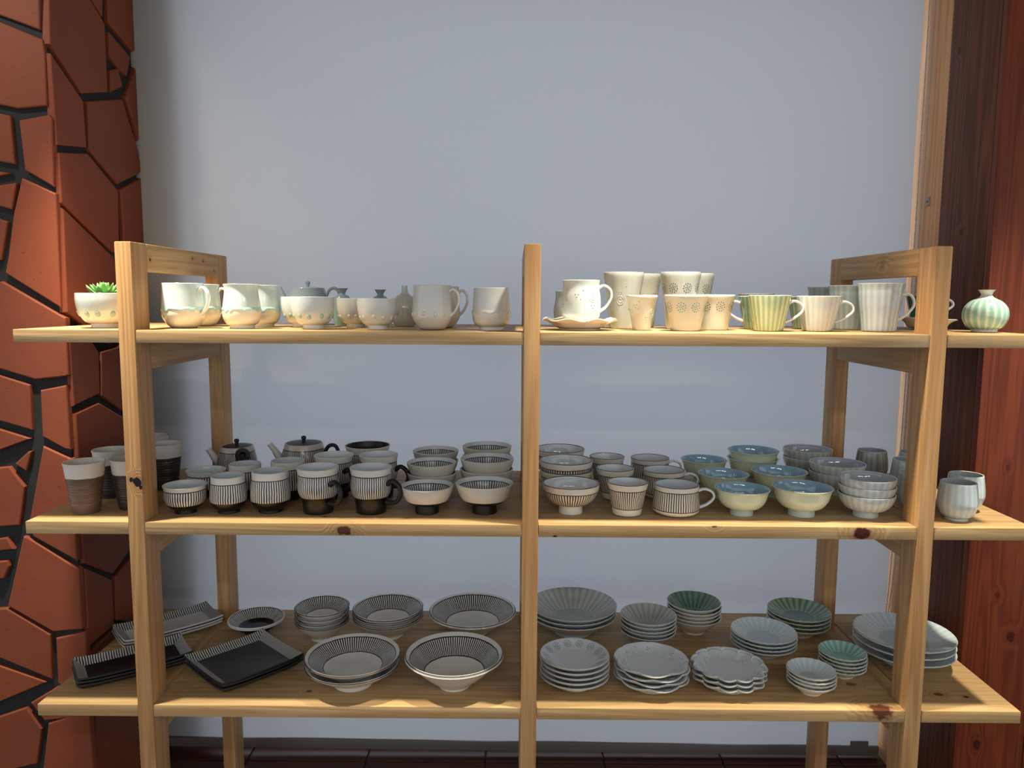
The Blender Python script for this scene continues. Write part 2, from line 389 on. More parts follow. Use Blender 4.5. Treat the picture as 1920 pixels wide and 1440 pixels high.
SIDE=[
[(0.261, 2.363), (0.45, 2.441), (0.447, 2.357), (0.517, 2.318), (0.515, 2.129), (0.382, 2.091), (0.249, 2.177)],
[(0.464, 2.447), (0.527, 2.473), (0.507, 2.334), (0.456, 2.361)],
[(0.544, 2.48), (0.741, 2.562), (0.72, 2.308), (0.675, 2.291), (0.538, 2.329)],
[(0.538, 2.303), (0.657, 2.27), (0.631, 2.208), (0.588, 2.211), (0.535, 2.237)],
[(0.536, 2.196), (0.58, 2.215), (0.602, 2.168), (0.53, 2.133)],
[(0.249, 2.154), (0.385, 2.071), (0.389, 1.95), (0.253, 1.93)],
[(0.406, 2.077), (0.596, 2.131), (0.685, 1.986), (0.707, 1.938), (0.546, 1.876), (0.401, 1.945)],
[(0.717, 2.28), (0.616, 2.145), (0.716, 1.995)],
[(0.258, 1.912), (0.392, 1.935), (0.545, 1.857), (0.534, 1.684), (0.503, 1.673), (0.257, 1.786)],
[(0.56, 1.863), (0.716, 1.925), (0.718, 1.54), (0.572, 1.564)],
[(0.261, 1.773), (0.501, 1.66), (0.523, 1.54), (0.465, 1.408), (0.377, 1.43), (0.308, 1.473), (0.253, 1.504)],
[(0.254, 1.472), (0.307, 1.456), (0.36, 1.422), (0.395, 1.388), (0.389, 1.272), (0.259, 1.254)],
[(0.406, 1.389), (0.5, 1.398), (0.715, 1.506), (0.709, 1.141), (0.502, 1.206), (0.394, 1.265)],
[(0.265, 1.234), (0.381, 1.247), (0.603, 1.141), (0.602, 0.858), (0.266, 0.941)],
[(0.266, 0.923), (0.607, 0.836), (0.511, 0.776), (0.405, 0.737), (0.266, 0.819)],
[(0.268, 0.805), (0.4, 0.721), (0.398, 0.582), (0.266, 0.581)],
[(0.419, 0.726), (0.524, 0.751), (0.702, 0.766), (0.694, 0.446), (0.411, 0.593)],
[(0.27, 0.563), (0.389, 0.572), (0.691, 0.416), (0.688, 0.214), (0.264, 0.426)],
[(0.278, 0.399), (0.685, 0.193), (0.687, -0.122), (0.272, 0.149)],
[(0.273, 0.129), (0.685, -0.144), (0.682, -0.345), (0.269, -0.058)],
[(0.685, 1.127), (0.713, 1.114), (0.701, 0.794), (0.629, 0.842)],]

def terracotta():
    k = NT('terracotta_tile', 0.6, spec=0.25); co = k.obj(); r = k.rand()
    n = k.noise(co, 5.0, 4); p = k.noise(co, 150.0, 2); s = k.noise(co, 48.0, 5, 0.7)
    c = k.mix(n, lin((114, 56, 36)), lin((140, 72, 46)))
    c = k.mix(k.m('MULTIPLY', r, 0.45), c, lin((104, 56, 40)))
    c = k.mix(k.m('MULTIPLY', k.ss(s, 0.58, 0.75), 0.35), c, lin((94, 42, 28)))
    c = k.mix(k.m('MULTIPLY', k.ss(p, 0.70, 0.76), 0.7), c, lin((70, 26, 16)))
    k.bump(k.m('ADD', s, k.m('MULTIPLY', p, 0.3)), 0.0012, 0.4)
    return k.color(c)
M_terra = terracotta()
XC, YF, TT = -1.213, 0.244, 0.020
BEND0, BENDR = 0.665, 0.10
def bend(p, depth):
    """the window-side end of the column is rounded"""
    y = p.y
    if y > BEND0:
        a = min((y - BEND0) / BENDR, 1.45); R = BENDR - depth
        return Vector((XC - BENDR + R * math.cos(a), BEND0 + R * math.sin(a), p.z))
    return Vector((XC - depth, y, p.z))
def prism(poly, to3, depth, bevel=0.0035, bends=()):
    n = len(poly); area2 = sum(poly[i][0] * poly[(i + 1) % n][1] - poly[(i + 1) % n][0] * poly[i][1] for i in range(n))
    P = [Vector(p) for p in (poly if area2 > 0 else poly[::-1])]
    def inset(d):
        out = []
        for i in range(n):
            a, b, c = P[i - 1], P[i], P[(i + 1) % n]; e1, e2 = (b - a).normalized(), (c - b).normalized()
            n1, n2 = Vector((-e1.y, e1.x)), Vector((-e2.y, e2.x)); m = n1 + n2
            m = m.normalized() if m.length > 1e-4 else n1
            out.append(b + m * min(d / max(m.dot(n1), 0.35), d * 2.2))
        return out
    bm = bmesh.new(); levels = []
    for ins, dep in ((0.0, depth), (0.0, bevel), (bevel * 0.35, bevel * 0.35), (bevel, 0.0)):
        levels.append([bm.verts.new((q.x, q.y, dep)) for q in inset(ins)])
    for A, B in zip(levels, levels[1:]):
        for i in range(n): bm.faces.new((A[i], A[(i + 1) % n], B[(i + 1) % n], B[i]))
    bm.faces.new(levels[-1]); bm.faces.new(levels[0][::-1])
    bmesh.ops.triangulate(bm, faces=[f for f in bm.faces if len(f.verts) > 4])
    for x in bends:
        g = bm.verts[:] + bm.edges[:] + bm.faces[:]
        bmesh.ops.bisect_plane(bm, geom=g, plane_co=(x, 0, 0), plane_no=(1, 0, 0))
    for v in bm.verts: v.co = to3(v.co)
    bmesh.ops.recalc_face_normals(bm, faces=bm.faces)
    return bm
core = bmesh.new(); add_box(core, -2.2, XC - 0.013, YF + 0.013, BEND0, 0, 2.7)
arc = [(XC - BENDR + (BENDR - 0.013) * math.cos(a * 0.15), BEND0 + (BENDR - 0.013) * math.sin(a * 0.15)) for a in range(0, 11)]
lo = [core.verts.new((x, y, 0)) for x, y in arc]; hi = [core.verts.new((x, y, 2.7)) for x, y in arc]
for i in range(10): core.faces.new((lo[i], lo[i + 1], hi[i + 1], hi[i]))
wall_left = structure('wall_left', finish(core, 'wall_left'), [M_grout])
for poly in FRONT:
    poly = [(x, max(z, 0.002)) for x, z in poly]
    bm = prism(poly, lambda c: Vector((c.x, YF + c.z, c.y)), TT); new('tile', finish(bm, 'tile', 16), wall_left, [M_terra])
for poly in SIDE:
    poly = [(y, max(z, 0.002)) for y, z in poly]
    if len(set(poly)) < len(poly): continue
    bm = prism(poly, lambda c: bend(Vector((0, c.x, c.y)), c.z), TT, bends=(0.665, 0.68, 0.695, 0.71, 0.725, 0.74)); new('tile', finish(bm, 'tile', 16), wall_left, [M_terra])

# ---- old red timber pier on the right, pale window jamb behind it
M_red = wood('red_brown_timber', 2, (124, 58, 30), (100, 43, 22), (60, 25, 13), knots=[(1.345, 0.284, 0.62, 0.012, 1.0), (1.30, 0.284, 0.74, 0.009, 0.8), (1.262, 0.284, 0.95, 0.011, 0.9), (1.30, 0.284, 1.10, 0.007, 0.7), (1.272, 0.284, 0.30, 0.012, 1.0), (1.35, 0.284, 1.83, 0.006, 0.9)], rough=0.5, ringpull=0.1)
M_brown = wood('dark_brown_timber', 2, (112, 64, 40), (86, 48, 30), (52, 28, 18), knots=[(1.212, 0.43, 1.74, 0.008, 1), (1.212, 0.46, 1.60, 0.006, 1), (1.212, 0.5, 2.25, 0.008, 1)], rough=0.55, ringpull=0.1)
M_jamb = wood('pale_jamb_wood', 2, (226, 178, 132), (206, 152, 106), (172, 116, 76), rough=0.5)
wall_right = structure('wall_right', box_mesh('wall_right', 1.226, 2.6, 0.297, 0.74, 0, 2.7), [M_brown])
new('plank', box_mesh('front_plank', 1.2115, 1.405, 0.286, 0.312, 0, 2.7, 0.0025), wall_right, [M_red])
for i in range(3): new('plank', box_mesh('front_plank', 1.408 + i * 0.2, 1.605 + i * 0.2, 0.286, 0.312, 0, 2.7, 0.0025), wall_right, [M_red])
new('plank', box_mesh('side_plank', 1.212, 1.236, 0.3145, 0.545, 0, 2.7, 0.002), wall_right, [M_brown])
trim = structure('trim_1', box_mesh('trim_1', 1.214, 1.245, 0.547, 0.735, 0, 2.7, 0.002), [M_jamb])

# ---- roller blind in front of the window
def blind_material():
    k = NT('blind_fabric', 0.85, spec=0.1); co = k.obj(); X, Y, Z = k.xyz(co)
    weave = k.m('ADD', k.noise(k.vm('MULTIPLY', co, (600.0, 1.0, 160.0)), 1.0, 1), k.noise(k.vm('MULTIPLY', co, (160.0, 1.0, 600.0)), 1.0, 1))
    c = k.mix(k.ss(weave, 0.7, 1.3), lin((182, 181, 173)), lin((193, 192, 184)))
    k.put(k.b.inputs['Base Color'], c); k.bump(weave, 0.0004, 0.4)
    tr = k.n('ShaderNodeBsdfTranslucent'); tr.inputs[0].default_value = (0.53, 0.57, 0.65, 1); mx = k.n('ShaderNodeMixShader'); mx.inputs[0].default_value = 0.42
    k.t.links.new(k.b.outputs[0], mx.inputs[1]); k.t.links.new(tr.outputs[0], mx.inputs[2])
    k.t.links.new(mx.outputs[0], k.t.nodes['Material Output'].inputs[0]); return k.mat
M_bar = plain('grey_bottom_bar', (112, 104, 98), 0.5); M_bead = plain('white_plastic_bead', (176, 176, 178), 0.3)
blind = empty('roller_blind', (0, 0.693, 0))
tag(blind, 'large pale grey roller blind pulled down over the window behind the shelves', 'blind')
bm = bmesh.new(); NX, NZ = 60, 30; g = []
for i in range(NX + 1):
    for j in range(NZ + 1):
        x = -1.26 + (1.203 + 1.26) * i / NX; zb = 0.052 - 0.006 * x; z = zb + (2.66 - zb) * j / NZ
        y = 0.0022 * math.sin(x * 7.3) * (1 - j / NZ) + 0.0012 * math.sin(x * 15 + z * 2)
        g.append(bm.verts.new((x, y, z)))
for i in range(NX):
    for j in range(NZ):
        a = i * (NZ + 1) + j; bm.faces.new((g[a], g[a + NZ + 1], g[a + NZ + 2], g[a + 1]))
new('fabric', finish(bm, 'fabric', 60), blind, [blind_material()])
bar = new('bottom_bar', box_mesh('bottom_bar', -1.26, 1.206, -0.008, 0.012, -0.017, 0.017, 0.006), blind, [M_bar]); bar.location = (0, 0, 0.034); bar.rotation_euler = (0, math.radians(0.35), 0)
clip = new('bar_clip', box_mesh('bar_clip', 1.105, 1.165, -0.012, -0.008, 0.042, 0.066, 0.001), blind, [M_bar])
tubebar = new('roller', lathe('roller', [(0, -1.26, 0), (0.03, -1.26, 0), (0.03, 1.206, 0), (0, 1.206, 0)], 24), blind, [M_bar]); tubebar.rotation_euler = (0, PI / 2, 0); tubebar.location = (0, 0.0, 2.66)
def chain(name, pts, r=0.0022, pitch=0.0062):
    c = catmull(pts, 20); bm = bmesh.new(); acc = 0; prev = c[0]; tmpl = bmesh.new()
    bmesh.ops.create_icosphere(tmpl, subdivisions=1, radius=r); tv = [v.co.copy() for v in tmpl.verts]; tf = [[v.index for v in f.verts] for f in tmpl.faces]; tmpl.free()
    def bead(p):
        vs = [bm.verts.new(p + q) for q in tv]
        for f in tf: bm.faces.new([vs[i] for i in f])
    for p in c[1:]:
        seg = (p - prev).length; d = pitch - acc
        while d <= seg: bead(prev.lerp(p, d / seg)); d += pitch
        acc = seg - (d - pitch); prev = p
    s = [bm.verts.new(p + Vector((0.0006 * math.cos(a), 0.0006 * math.sin(a), 0))) for p in c for a in (0, 2.1, 4.2)]
    for i in range(len(c) - 1):
        for j in range(3): bm.faces.new((s[i * 3 + j], s[i * 3 + (j + 1) % 3], s[i * 3 + 3 + (j + 1) % 3], s[i * 3 + 3 + j]))
    return finish(bm, name, 60)
new('pull_chain', chain('pull_chain', [(1.196, -0.044, 2.62), (1.196, -0.045, 1.9), (1.194, -0.046, 1.2), (1.190, -0.040, 0.75), (1.186, -0.026, 0.42)]), blind, [M_bead])
new('pull_chain', chain('pull_chain', [(1.196, -0.080, 2.62), (1.196, -0.074, 1.9), (1.195, -0.064, 1.3), (1.194, -0.056, 0.75), (1.186, -0.030, 0.42)]), blind, [M_bead])
holder = new('chain_holder', box_mesh('chain_holder', -0.004, 0.0, -0.008, 0.008, -0.014, 0.014, 0.0015), None, [plain('zinc_plate', (150, 150, 152), 0.35)])
holder.location = (1.2138, 0.615, 1.847); tag(holder, 'small grey chain clip screwed to the pale window jamb', 'clip')
sc_ = new('screw', lathe('screw', [(0, 0.003, 0), (0.003, 0.002, 0), (0.0035, 0, 0), (0, 0, 0)], 12), holder, [M_bar]); sc_.rotation_euler = (0, -PI / 2, 0); sc_.location = (-0.004, 0, 0)

# ================================================================ the shelf unit
LT, MD, DK = (194, 165, 120), (173, 139, 94), (133, 94, 58)
bk = [(-0.439, 0.0, 0.999, 0.013, 0.9), (0.781, 0.0, 1.000, 0.016, 1.0), (0.434, 0.0, 1.018, 0.006, 0.9), (0.856, 0.012, 0.556, 0.022, 0.9), (0.058, 0.0, 0.988, 0.004, 1.0),
      (1.035, 0.082, Z3, 0.0085, 0.8), (1.098, 0.070, Z3, 0.005, 1.0), (0.835, 0.129, Z3, 0.010, 0.7), (-0.551, 0.073, Z3, 0.006, 0.8), (-0.50, 0.06, Z2, 0.005, 0.8), (-0.30, 0.05, Z2, 0.004, 0.6), (0.72, 0.16, Z2, 0.007, 0.6)]
M_board = wood('pine_board', 0, LT, MD, DK, knots=bk)
M_post = wood('pine_post', 2, (194, 154, 104), (172, 128, 82), (140, 92, 56), knots=[(-0.921, 0.0, 1.112, 0.0085, 1.4), (-0.936, 0.0, 1.118, 0.005, 1.4), (-0.929, 0.0, 1.115, 0.005, 1.4), (-0.915, 0.0, 1.100, 0.004, 1.0)], kdark=((6, 4, 4), (26, 12, 8)))
M_rail = wood('pine_rail', 1, (192, 156, 106), (171, 132, 86), (136, 94, 58), knots=[(-0.911, 0.09, 1.633, 0.004, 1), (-0.911, 0.40, 1.645, 0.0035, 1), (-0.911, 0.33, 1.648, 0.003, 1), (-0.911, 0.475, 1.62, 0.003, 1), (0.911, 0.25, 1.64, 0.01, 0.3)])
unit = empty('display_shelf', (0, 0.288, 0))
tag(unit, 'long open pine display shelf with three board levels and upright posts', 'shelf')
def part(name, x0, x1, y0, y1, z0, z1, m, bev=0.0018):
    o = new(name, box_mesh(name, x0, x1, y0, y1, z0, z1, bev), unit, [m]); o.matrix_parent_inverse = Matrix.Translation((0, -0.288, 0)); return o
for xc in (XL, XM, XR):
    for y0, y1 in ((0, PD), (DEPTH - PD, DEPTH)): part('post', xc - PW / 2, xc + PW / 2, y0, y1, 0, ZT, M_post, 0.003)
    part('top_rail', xc - PW / 2, xc + PW / 2, PD, DEPTH - PD, ZT - 0.064, ZT - 0.0005, M_rail)
    for z in (Z1, Z2, Z3): part('rail', xc - PW / 2 + 0.0005, xc + PW / 2 - 0.0005, PD, DEPTH - PD, z - TH - 0.066, z - 0.0005, M_rail)
SEAM = (0.002, 0.240, 0.430, DEPTH - 0.001)
for z in (Z1, Z2, Z3):
    for x0, x1 in ((EL, XL - PW / 2 - 0.0006), (XL + PW / 2, XM - PW / 2), (XM + PW / 2 + 0.0008, XR - PW / 2), (XR + PW / 2 + 0.0022, ER)):
        for a, b in zip(SEAM, SEAM[1:]): part('plank', x0, x1, a, b - 0.0005, z - TH, z, M_board, 0.0014)

# ================================================================ ceramics
WHITE = (222, 222, 216); BLACK = (11, 10, 10); INK = (15, 13, 12)
M_cream = plain('cream_glaze', (226, 222, 210), 0.2, 0.25); M_white = plain('white_glaze', (222, 223, 219), 0.18, 0.3)
M_palewhite = plain('pale_grey_white_glaze', (214, 213, 204), 0.2, 0.3)
M_aqua = plain('aqua_thick_glaze', (178, 214, 206), 0.1, 0.5); M_aquagrey = plain('sage_thick_glaze', (156, 188, 174), 0.1, 0.5)
M_drop_white = plain('white_thick_glaze', (216, 213, 202), 0.1, 0.5)
M_celadon = plain('grey_blue_celadon', (146, 162, 168), 0.12, 0.5); M_celadon2 = plain('teal_neck_glaze', (142, 168, 174), 0.12, 0.5)
M_dot = plain('grey_green_glaze_dot', (74, 106, 102), 0.15, 0.3); M_dot_aqua = plain('turquoise_glaze_dot', (92, 156, 148), 0.15, 0.3); M_dot_dark = plain('dark_green_glaze_dot', (62, 84, 80), 0.15, 0.3)
M_black = plain('black_stoneware', BLACK, 0.42, 0.0, var=0.2); M_blackmatt = plain('matt_black_clay', (15, 13, 13), 0.6, var=0.25)
M_greyin = plain('grey_white_inside_glaze', (210, 218, 222), 0.3, 0.2); M_ware = plain('pale_grey_slip', (212, 210, 202), 0.4)

def thing(name, label, cat, group=None): return tag(empty(name), label, cat, group)
def handle_path(oc, z_top, z_bot, reach, sag=0.0):
    a, b = radius_at(oc, z_top) - 0.004, radius_at(oc, z_bot) - 0.003; H = z_top - z_bot
    return [(a, 0, z_top), (a + reach * 0.45, 0, z_top + H * 0.13), (a + reach * 0.92, 0, z_top - H * 0.05), (a + reach * 1.0, 0, z_top - H * 0.40), (b + reach * 0.55 + (a - b) * 0.4, 0, z_bot + H * 0.22 - sag), (b, 0, z_bot)]

# ---------------------------------------------------------------- top shelf: dripping glaze wares
class Kit: pass
def drip_mug(name, R, h, upper, lower, drip_mat, dot=False, handle=True, kind='mug', seed=1, mats=None):
    t = thing(name, None, kind); rnd = random.Random(seed)
    if kind == 'mug': pts = [(R * 0.60, 0.001), (R * 0.80, h * 0.08), (R * 1.02, h * 0.24), (R * 1.06, h * 0.38), (R * 1.03, h * 0.62), (R * 1.0, h * 0.85), (R, h)]; hf = 0
    elif kind == 'cup': pts = [(R * 0.72, 0.008), (R * 0.95, h * 0.15), (R * 1.08, h * 0.33), (R * 1.03, h * 0.56), (R * 0.95, h * 0.78), (R * 0.94, h * 0.90), (R * 1.0, h)]; hf = 0.008
    elif kind == 'barrel': pts = [(R * 0.74, 0.008), (R * 0.98, h * 0.16), (R * 1.09, h * 0.33), (R * 1.07, h * 0.55), (R * 1.03, h * 0.8), (R, h)]; hf = 0.008
    else: pts = [(R * 0.52, 0.010), (R * 0.74, h * 0.22), (R * 0.93, h * 0.48), (R * 1.0, h * 0.76), (R, h)]; hf = 0.010
    zs = h * (0.43 if kind != 'bowl' else 0.50)
    me, oc = vessel_mesh('body', pts, 0.0032, hf, split_foot=hf > 0)
    body = two_glaze(name + '_glaze', zs, upper, lower)
    new('body', me, t, [body, M_white, M_white, M_cream])
    if hf: new('foot_ring', foot_mesh('foot_ring', pts[0][0] - 0.001, hf), t, [M_cream])
    if dot:
        ths = [i * 2 * PI / 11 + rnd.uniform(-0.1, 0.1) for i in range(11)]
        for q in ths: new('glaze_drop', drop_mesh('glaze_drop', oc, zs - 0.008 + rnd.uniform(-0.002, 0.002), [q], R * 0.105), t, [drip_mat])
    else:
        dr = [(i * 2 * PI / 10 + rnd.uniform(-0.25, 0.25), rnd.uniform(0.003, 0.009), rnd.uniform(0.10, 0.19)) for i in range(10)]
        new('glaze_drips', drip_mesh('glaze_drips', oc, zs, 0.007, dr), t, [drip_mat])
    if handle:
        p = handle_path(oc, h * 0.84, h * 0.30, R * 0.56); new('handle', tube('handle', p, [0.0042, 0.0036, 0.0034, 0.0034, 0.0034, 0.0036], flat=1.9), t, [M_white])
    return t, oc
AQ, CR = (202, 218, 214), (226, 216, 194)
def put(t, label, cat, x, y, shelf, rz=0.0, group=None, dz=0.0):
    tag(t, label, cat, group); t.location = (x, y, ZS[shelf] + dz + 0.0003); t.rotation_euler = (0, 0, rz); return t
G_drip = 'drip-glazed wares on the top shelf'
# succulent in its footed bowl
t, oc = drip_mug('planter_bowl', 0.0638, 0.083, (200, 212, 208), CR, M_aquagrey, dot=True, handle=False, kind='bowl', seed=3)
put(t, 'white footed planter bowl with sage glaze drops holding the green succulent', 'planter', -1.040, 0.118, 1, 0.4)
new('soil', lathe('soil', [(0, 0.066, 0), (0.03, 0.067, 0), (0.0585, 0.064, 0), (0.057, 0.058, 0), (0, 0.058, 0)], 40), t, [plain('dark_soil', (52, 40, 32), 0.9, var=0.4)])
def leaf_mesh():
    bm = bmesh.new(); rows = []; N = 8
    for i in range(N + 1):
        s = i / N; w = 0.0062 * (math.sin(PI * min(1, s * 0.78 + 0.14)) ** 0.8) * (1 if s < 0.97 else 0.25); th = w * 0.55
        c = Vector((0.040 * s, 0, 0.012 * s * s))
        rows.append([bm.verts.new(c + Vector((0, math.cos(a * PI / 4) * w, math.sin(a * PI / 4) * th))) for a in range(8)])
    for A, B in zip(rows, rows[1:]):
        for a in range(8): bm.faces.new((A[a], A[(a + 1) % 8], B[(a + 1) % 8], B[a]))
    bm.faces.new(rows[-1]); bm.faces.new(rows[0][::-1]); bmesh.ops.recalc_face_normals(bm, faces=bm.faces); return finish(bm, 'leaf', 70)
def leaf_material():
    k = NT('succulent_leaf', 0.35); X, Y, Z = k.xyz(k.obj())
    return k.color(k.mix(k.ss(X, 0.0, 0.04), lin((74, 130, 66)), lin((126, 184, 104))))
succ = thing('succulent', 'small green succulent rosette growing in the white planter bowl', 'plant'); succ.location = (-1.040, 0.118, Z1 + 0.066)
lm = leaf_mesh(); M_leaf = leaf_material(); lm.materials.append(M_leaf)
rnd = random.Random(5)
for ring, (n, tilt, s) in enumerate(((9, 0.32, 1.25), (8, 0.62, 1.05), (6, 0.95, 0.85), (4, 1.25, 0.65))):
    for i in range(n):
        o = new('leaf', lm, succ); o.rotation_euler = (0, -tilt - rnd.uniform(-0.1, 0.12), 2 * PI * i / n + ring * 0.37 + rnd.uniform(-0.12, 0.12)); o.scale = (s, s, s); o.location = (0, 0, 0.004 + ring * 0.0035)
new('stem', tube('stem', [(0, 0, -0.006), (0, 0, 0.004), (0, 0, 0.018)], [0.006, 0.007, 0.005]), succ, [M_leaf])

t, oc = drip_mug('drip_mug', 0.0482, 0.1085, AQ, CR, M_aqua, seed=4)
put(t, 'aqua drip-glazed mug with handle at the front left of the top shelf', 'mug', -0.853, 0.13, 1, -0.25, G_drip)
c = copy_tree(t); put(c, 'aqua drip-glazed mug half hidden behind the front-left drip mug', 'mug', -0.866, 0.262, 1, 0.1, G_drip)
t, oc = drip_mug('tulip_cup', 0.0424, 0.107, AQ, CR, M_aqua, handle=False, kind='cup', seed=11)
put(t, 'handleless waisted cup with aqua drips beside the front-left drip mug', 'cup', -0.710, 0.13, 1, 0.3, G_drip)
c = copy_tree(t); put(c, 'handleless waisted aqua drip cup at the back, left of the celadon teapot', 'cup', -0.700, 0.252, 1, 2.1, G_drip)
t, oc = drip_mug('dotted_bowl', 0.0526, 0.0775, (198, 207, 204), (214, 208, 190), M_aquagrey, dot=True, handle=False, kind='bowl', seed=6)
put(t, 'footed bowl with round green glaze drops in front of the celadon teapot', 'bowl', -0.532, 0.12, 1, 0.2, G_drip)
c = copy_tree(t); put(c, 'footed green-drop bowl set back, left behind the front dotted bowl', 'bowl', -0.592, 0.238, 1, 0.9, G_drip)
t, oc = drip_mug('raised_drop_bowl', 0.0490, 0.0745, (206, 206, 198), (212, 205, 188), M_drop_white, dot=True, handle=False, kind='bowl', seed=8)
put(t, 'all-white footed bowl with raised drops, front row left of the tall white mug', 'bowl', -0.375, 0.12, 1, 0.1, G_drip)
c = copy_tree(t); put(c, 'all-white footed bowl with raised drops, set back between the two front bowls', 'bowl', -0.455, 0.248, 1, 1.0, G_drip)
t, oc = drip_mug('raised_drop_mug', 0.0458, 0.107, (204, 205, 198), (210, 204, 189), M_drop_white, dot=True, seed=9)
put(t, 'tall white mug with raised drops and a handle, front centre-left', 'mug', -0.241, 0.12, 1, -0.2, G_drip)
c = copy_tree(t); put(c, 'white handled mug with raised drops standing behind the tall white mug', 'mug', -0.232, 0.262, 1, -0.05, G_drip)
t, oc = drip_mug('raised_drip_cup', 0.0425, 0.1015, (204, 205, 198), (212, 205, 188), M_drop_white, handle=False, kind='barrel', seed=10)
put(t, 'white handleless barrel cup with raised drips beside the middle post', 'cup', -0.097, 0.12, 1, 0.2, G_drip)

# celadon teapot
def teapot(name, R, h, rimR, mats, zsh=0.62, knob=0.0065, lid_flat=True):
    """mats: body, lid, spout, handle"""
    t = thing(name, None, 'teapot')
    pts = [(R * 0.66, 0.001), (R * 0.86, h * 0.10), (R, h * 0.32), (R * 0.98, h * 0.60), (rimR + 0.002, h * 0.93), (rimR, h)]
    me, oc = vessel_mesh('body', pts, 0.004, 0, split_foot=False); new('body', me, t, [mats[0], mats[0], mats[0], mats[0]])
    z = h - (0.002 if lid_flat else 0.0)
    lp = [(0, z, 0), (rimR - 0.005, z, 0), (rimR - 0.0045, z + 0.002, 0), (rimR * 0.7, z + 0.005, 0), (rimR * 0.3, z + 0.0075, 0), (0, z + 0.008, 0)]
    lid = new('lid', lathe('lid', lp, 48), t, [mats[1]])
    zk = z + 0.007
    new('knob', lathe('knob', [(0, zk, 0), (knob * 0.7, zk, 0), (knob * 0.6, zk + knob * 0.5, 0), (knob, zk + knob * 1.3, 0), (knob * 0.85, zk + knob * 2.0, 0), (0, zk + knob * 2.3, 0)], 20, smooth=80), lid, [mats[1]])
    return t, oc
t, oc = teapot('celadon_teapot', 0.060, 0.103, 0.046, [M_celadon] * 4, knob=0.0068)
new('spout', tube('spout', [(-0.050, 0, 0.045), (-0.066, 0, 0.062), (-0.074, 0, 0.085), (-0.082, 0, 0.103)], [0.015, 0.011, 0.008, 0.0062]), t, [M_celadon])
new('handle', tube('handle', [(0.052, 0, 0.078), (0.062, 0, 0.098), (0.078, 0, 0.103), (0.090, 0, 0.088), (0.086, 0, 0.058), (0.056, 0, 0.035)], 0.0042), t, [M_celadon])
put(t, 'grey-blue celadon teapot with round lid knob at the back of the top shelf', 'teapot', -0.620, 0.40, 1, -0.1)

# small vases
def vase(name, prof, mats, label, x, y, rz=0, seg=40, mod=None, smooth=60):
    me = lathe('body', prof, seg, mod, smooth); t = new(name, me, None, mats); put(t, label, 'vase', x, y, 1, rz); return t
def curve_prof(pts, n, t, matf=lambda z: 0, inner_to=None):
    oc = outer_curve(pts, n); ic = [(max(r - t, 0.002), z) for r, z in oc if z > (inner_to or 0)]
    return [(0, oc[0][1], 0)] + [(r, z, matf(z)) for r, z in oc] + [(r, z, matf(z)) for r, z in ic[::-1]] + [(0, ic[0][1], 0)]
vp = [(0.020, 0.001), (0.023, 0.012), (0.026, 0.035), (0.026, 0.060), (0.019, 0.080), (0.0095, 0.086), (0.0100, 0.092), (0.0165, 0.1025)]
pr = curve_prof(vp, 4, 0.0025, lambda z: 1 if z > 0.055 else 0, 0.083)
v = vase('bud_vase', pr, [M_aquagrey, M_celadon2], 'small bud vase with flared teal neck right behind the green-drop bowl', -0.512, 0.345)
v2 = vase('bud_vase', curve_prof([(r, z * 0.98) for r, z in vp], 4, 0.0025, lambda z: 1, 0.081), [M_palewhite, M_celadon2], 'small bud vase with flared teal neck behind the front all-white bowl', -0.418, 0.405)
bp = [(0.027, 0.001), (0.032, 0.012), (0.0355, 0.034), (0.034, 0.056), (0.025, 0.078), (0.012, 0.089), (0.0082, 0.096), (0.0078, 0.111)]
bo = thing('bottle_vase', None, 'vase'); new('body', lathe('body', curve_prof(bp, 4, 0.002, inner_to=0.085), 40, None, 60), bo, [M_palewhite])
boc = outer_curve(bp, 4)
for q in range(8): new('glaze_drop', drop_mesh('glaze_drop', boc, 0.036, [q * PI / 4 + 0.3], 0.0042, tall=0.8), bo, [M_drop_white])
put(bo, 'round white bottle vase with narrow neck and raised drops', 'vase', -0.342, 0.352, 1)

# dotted wares right of the middle post
def swirl(oc, R, h, seed, n=6):
    rnd = random.Random(seed); out = []
    for i in range(n):
        th = 2 * PI * i / n + rnd.uniform(-0.2, 0.2); z = h * (0.66 if i % 2 else 0.36) + rnd.uniform(-0.006, 0.006)
        for a in (0.5, 2.6, 4.7): out.append((th + 0.0042 * math.cos(a) / R, z + 0.0042 * math.sin(a), 0.0013))
        out.append((th + 0.32, z + h * 0.12, 0.0013))
        out.append((th + 0.2, z - h * 0.1, 0.0011))
    return out
def relief_mesh(oc, R, h, seed, n=4):
    """low carved spirals"""
    bm = bmesh.new(); rnd = random.Random(seed)
    for i in range(n):
        th0 = 2 * PI * i / n + 0.5 + rnd.uniform(-0.2, 0.2); z0 = h * rnd.uniform(0.42, 0.62); prev = None
        for s in range(36):
            a = s * 0.38; rad = 0.002 + 0.00036 * s; th = th0 + rad * math.cos(a) / R; z = z0 + rad * math.sin(a); r = radius_at(oc, z)
            row = [bm.verts.new(((r + d) * math.cos(th + e * math.cos(a) / R), (r + d) * math.sin(th + e * math.cos(a) / R), z + e * math.sin(a))) for e, d in ((-0.0011, -0.0002), (0, 0.0007), (0.0011, -0.0002))]
            if prev:
                for j in (0, 1): bm.faces.new((prev[j], prev[j + 1], row[j + 1], row[j]))
            prev = row
    bmesh.ops.recalc_face_normals(bm, faces=bm.faces); return finish(bm, 'carved_spirals', 80)
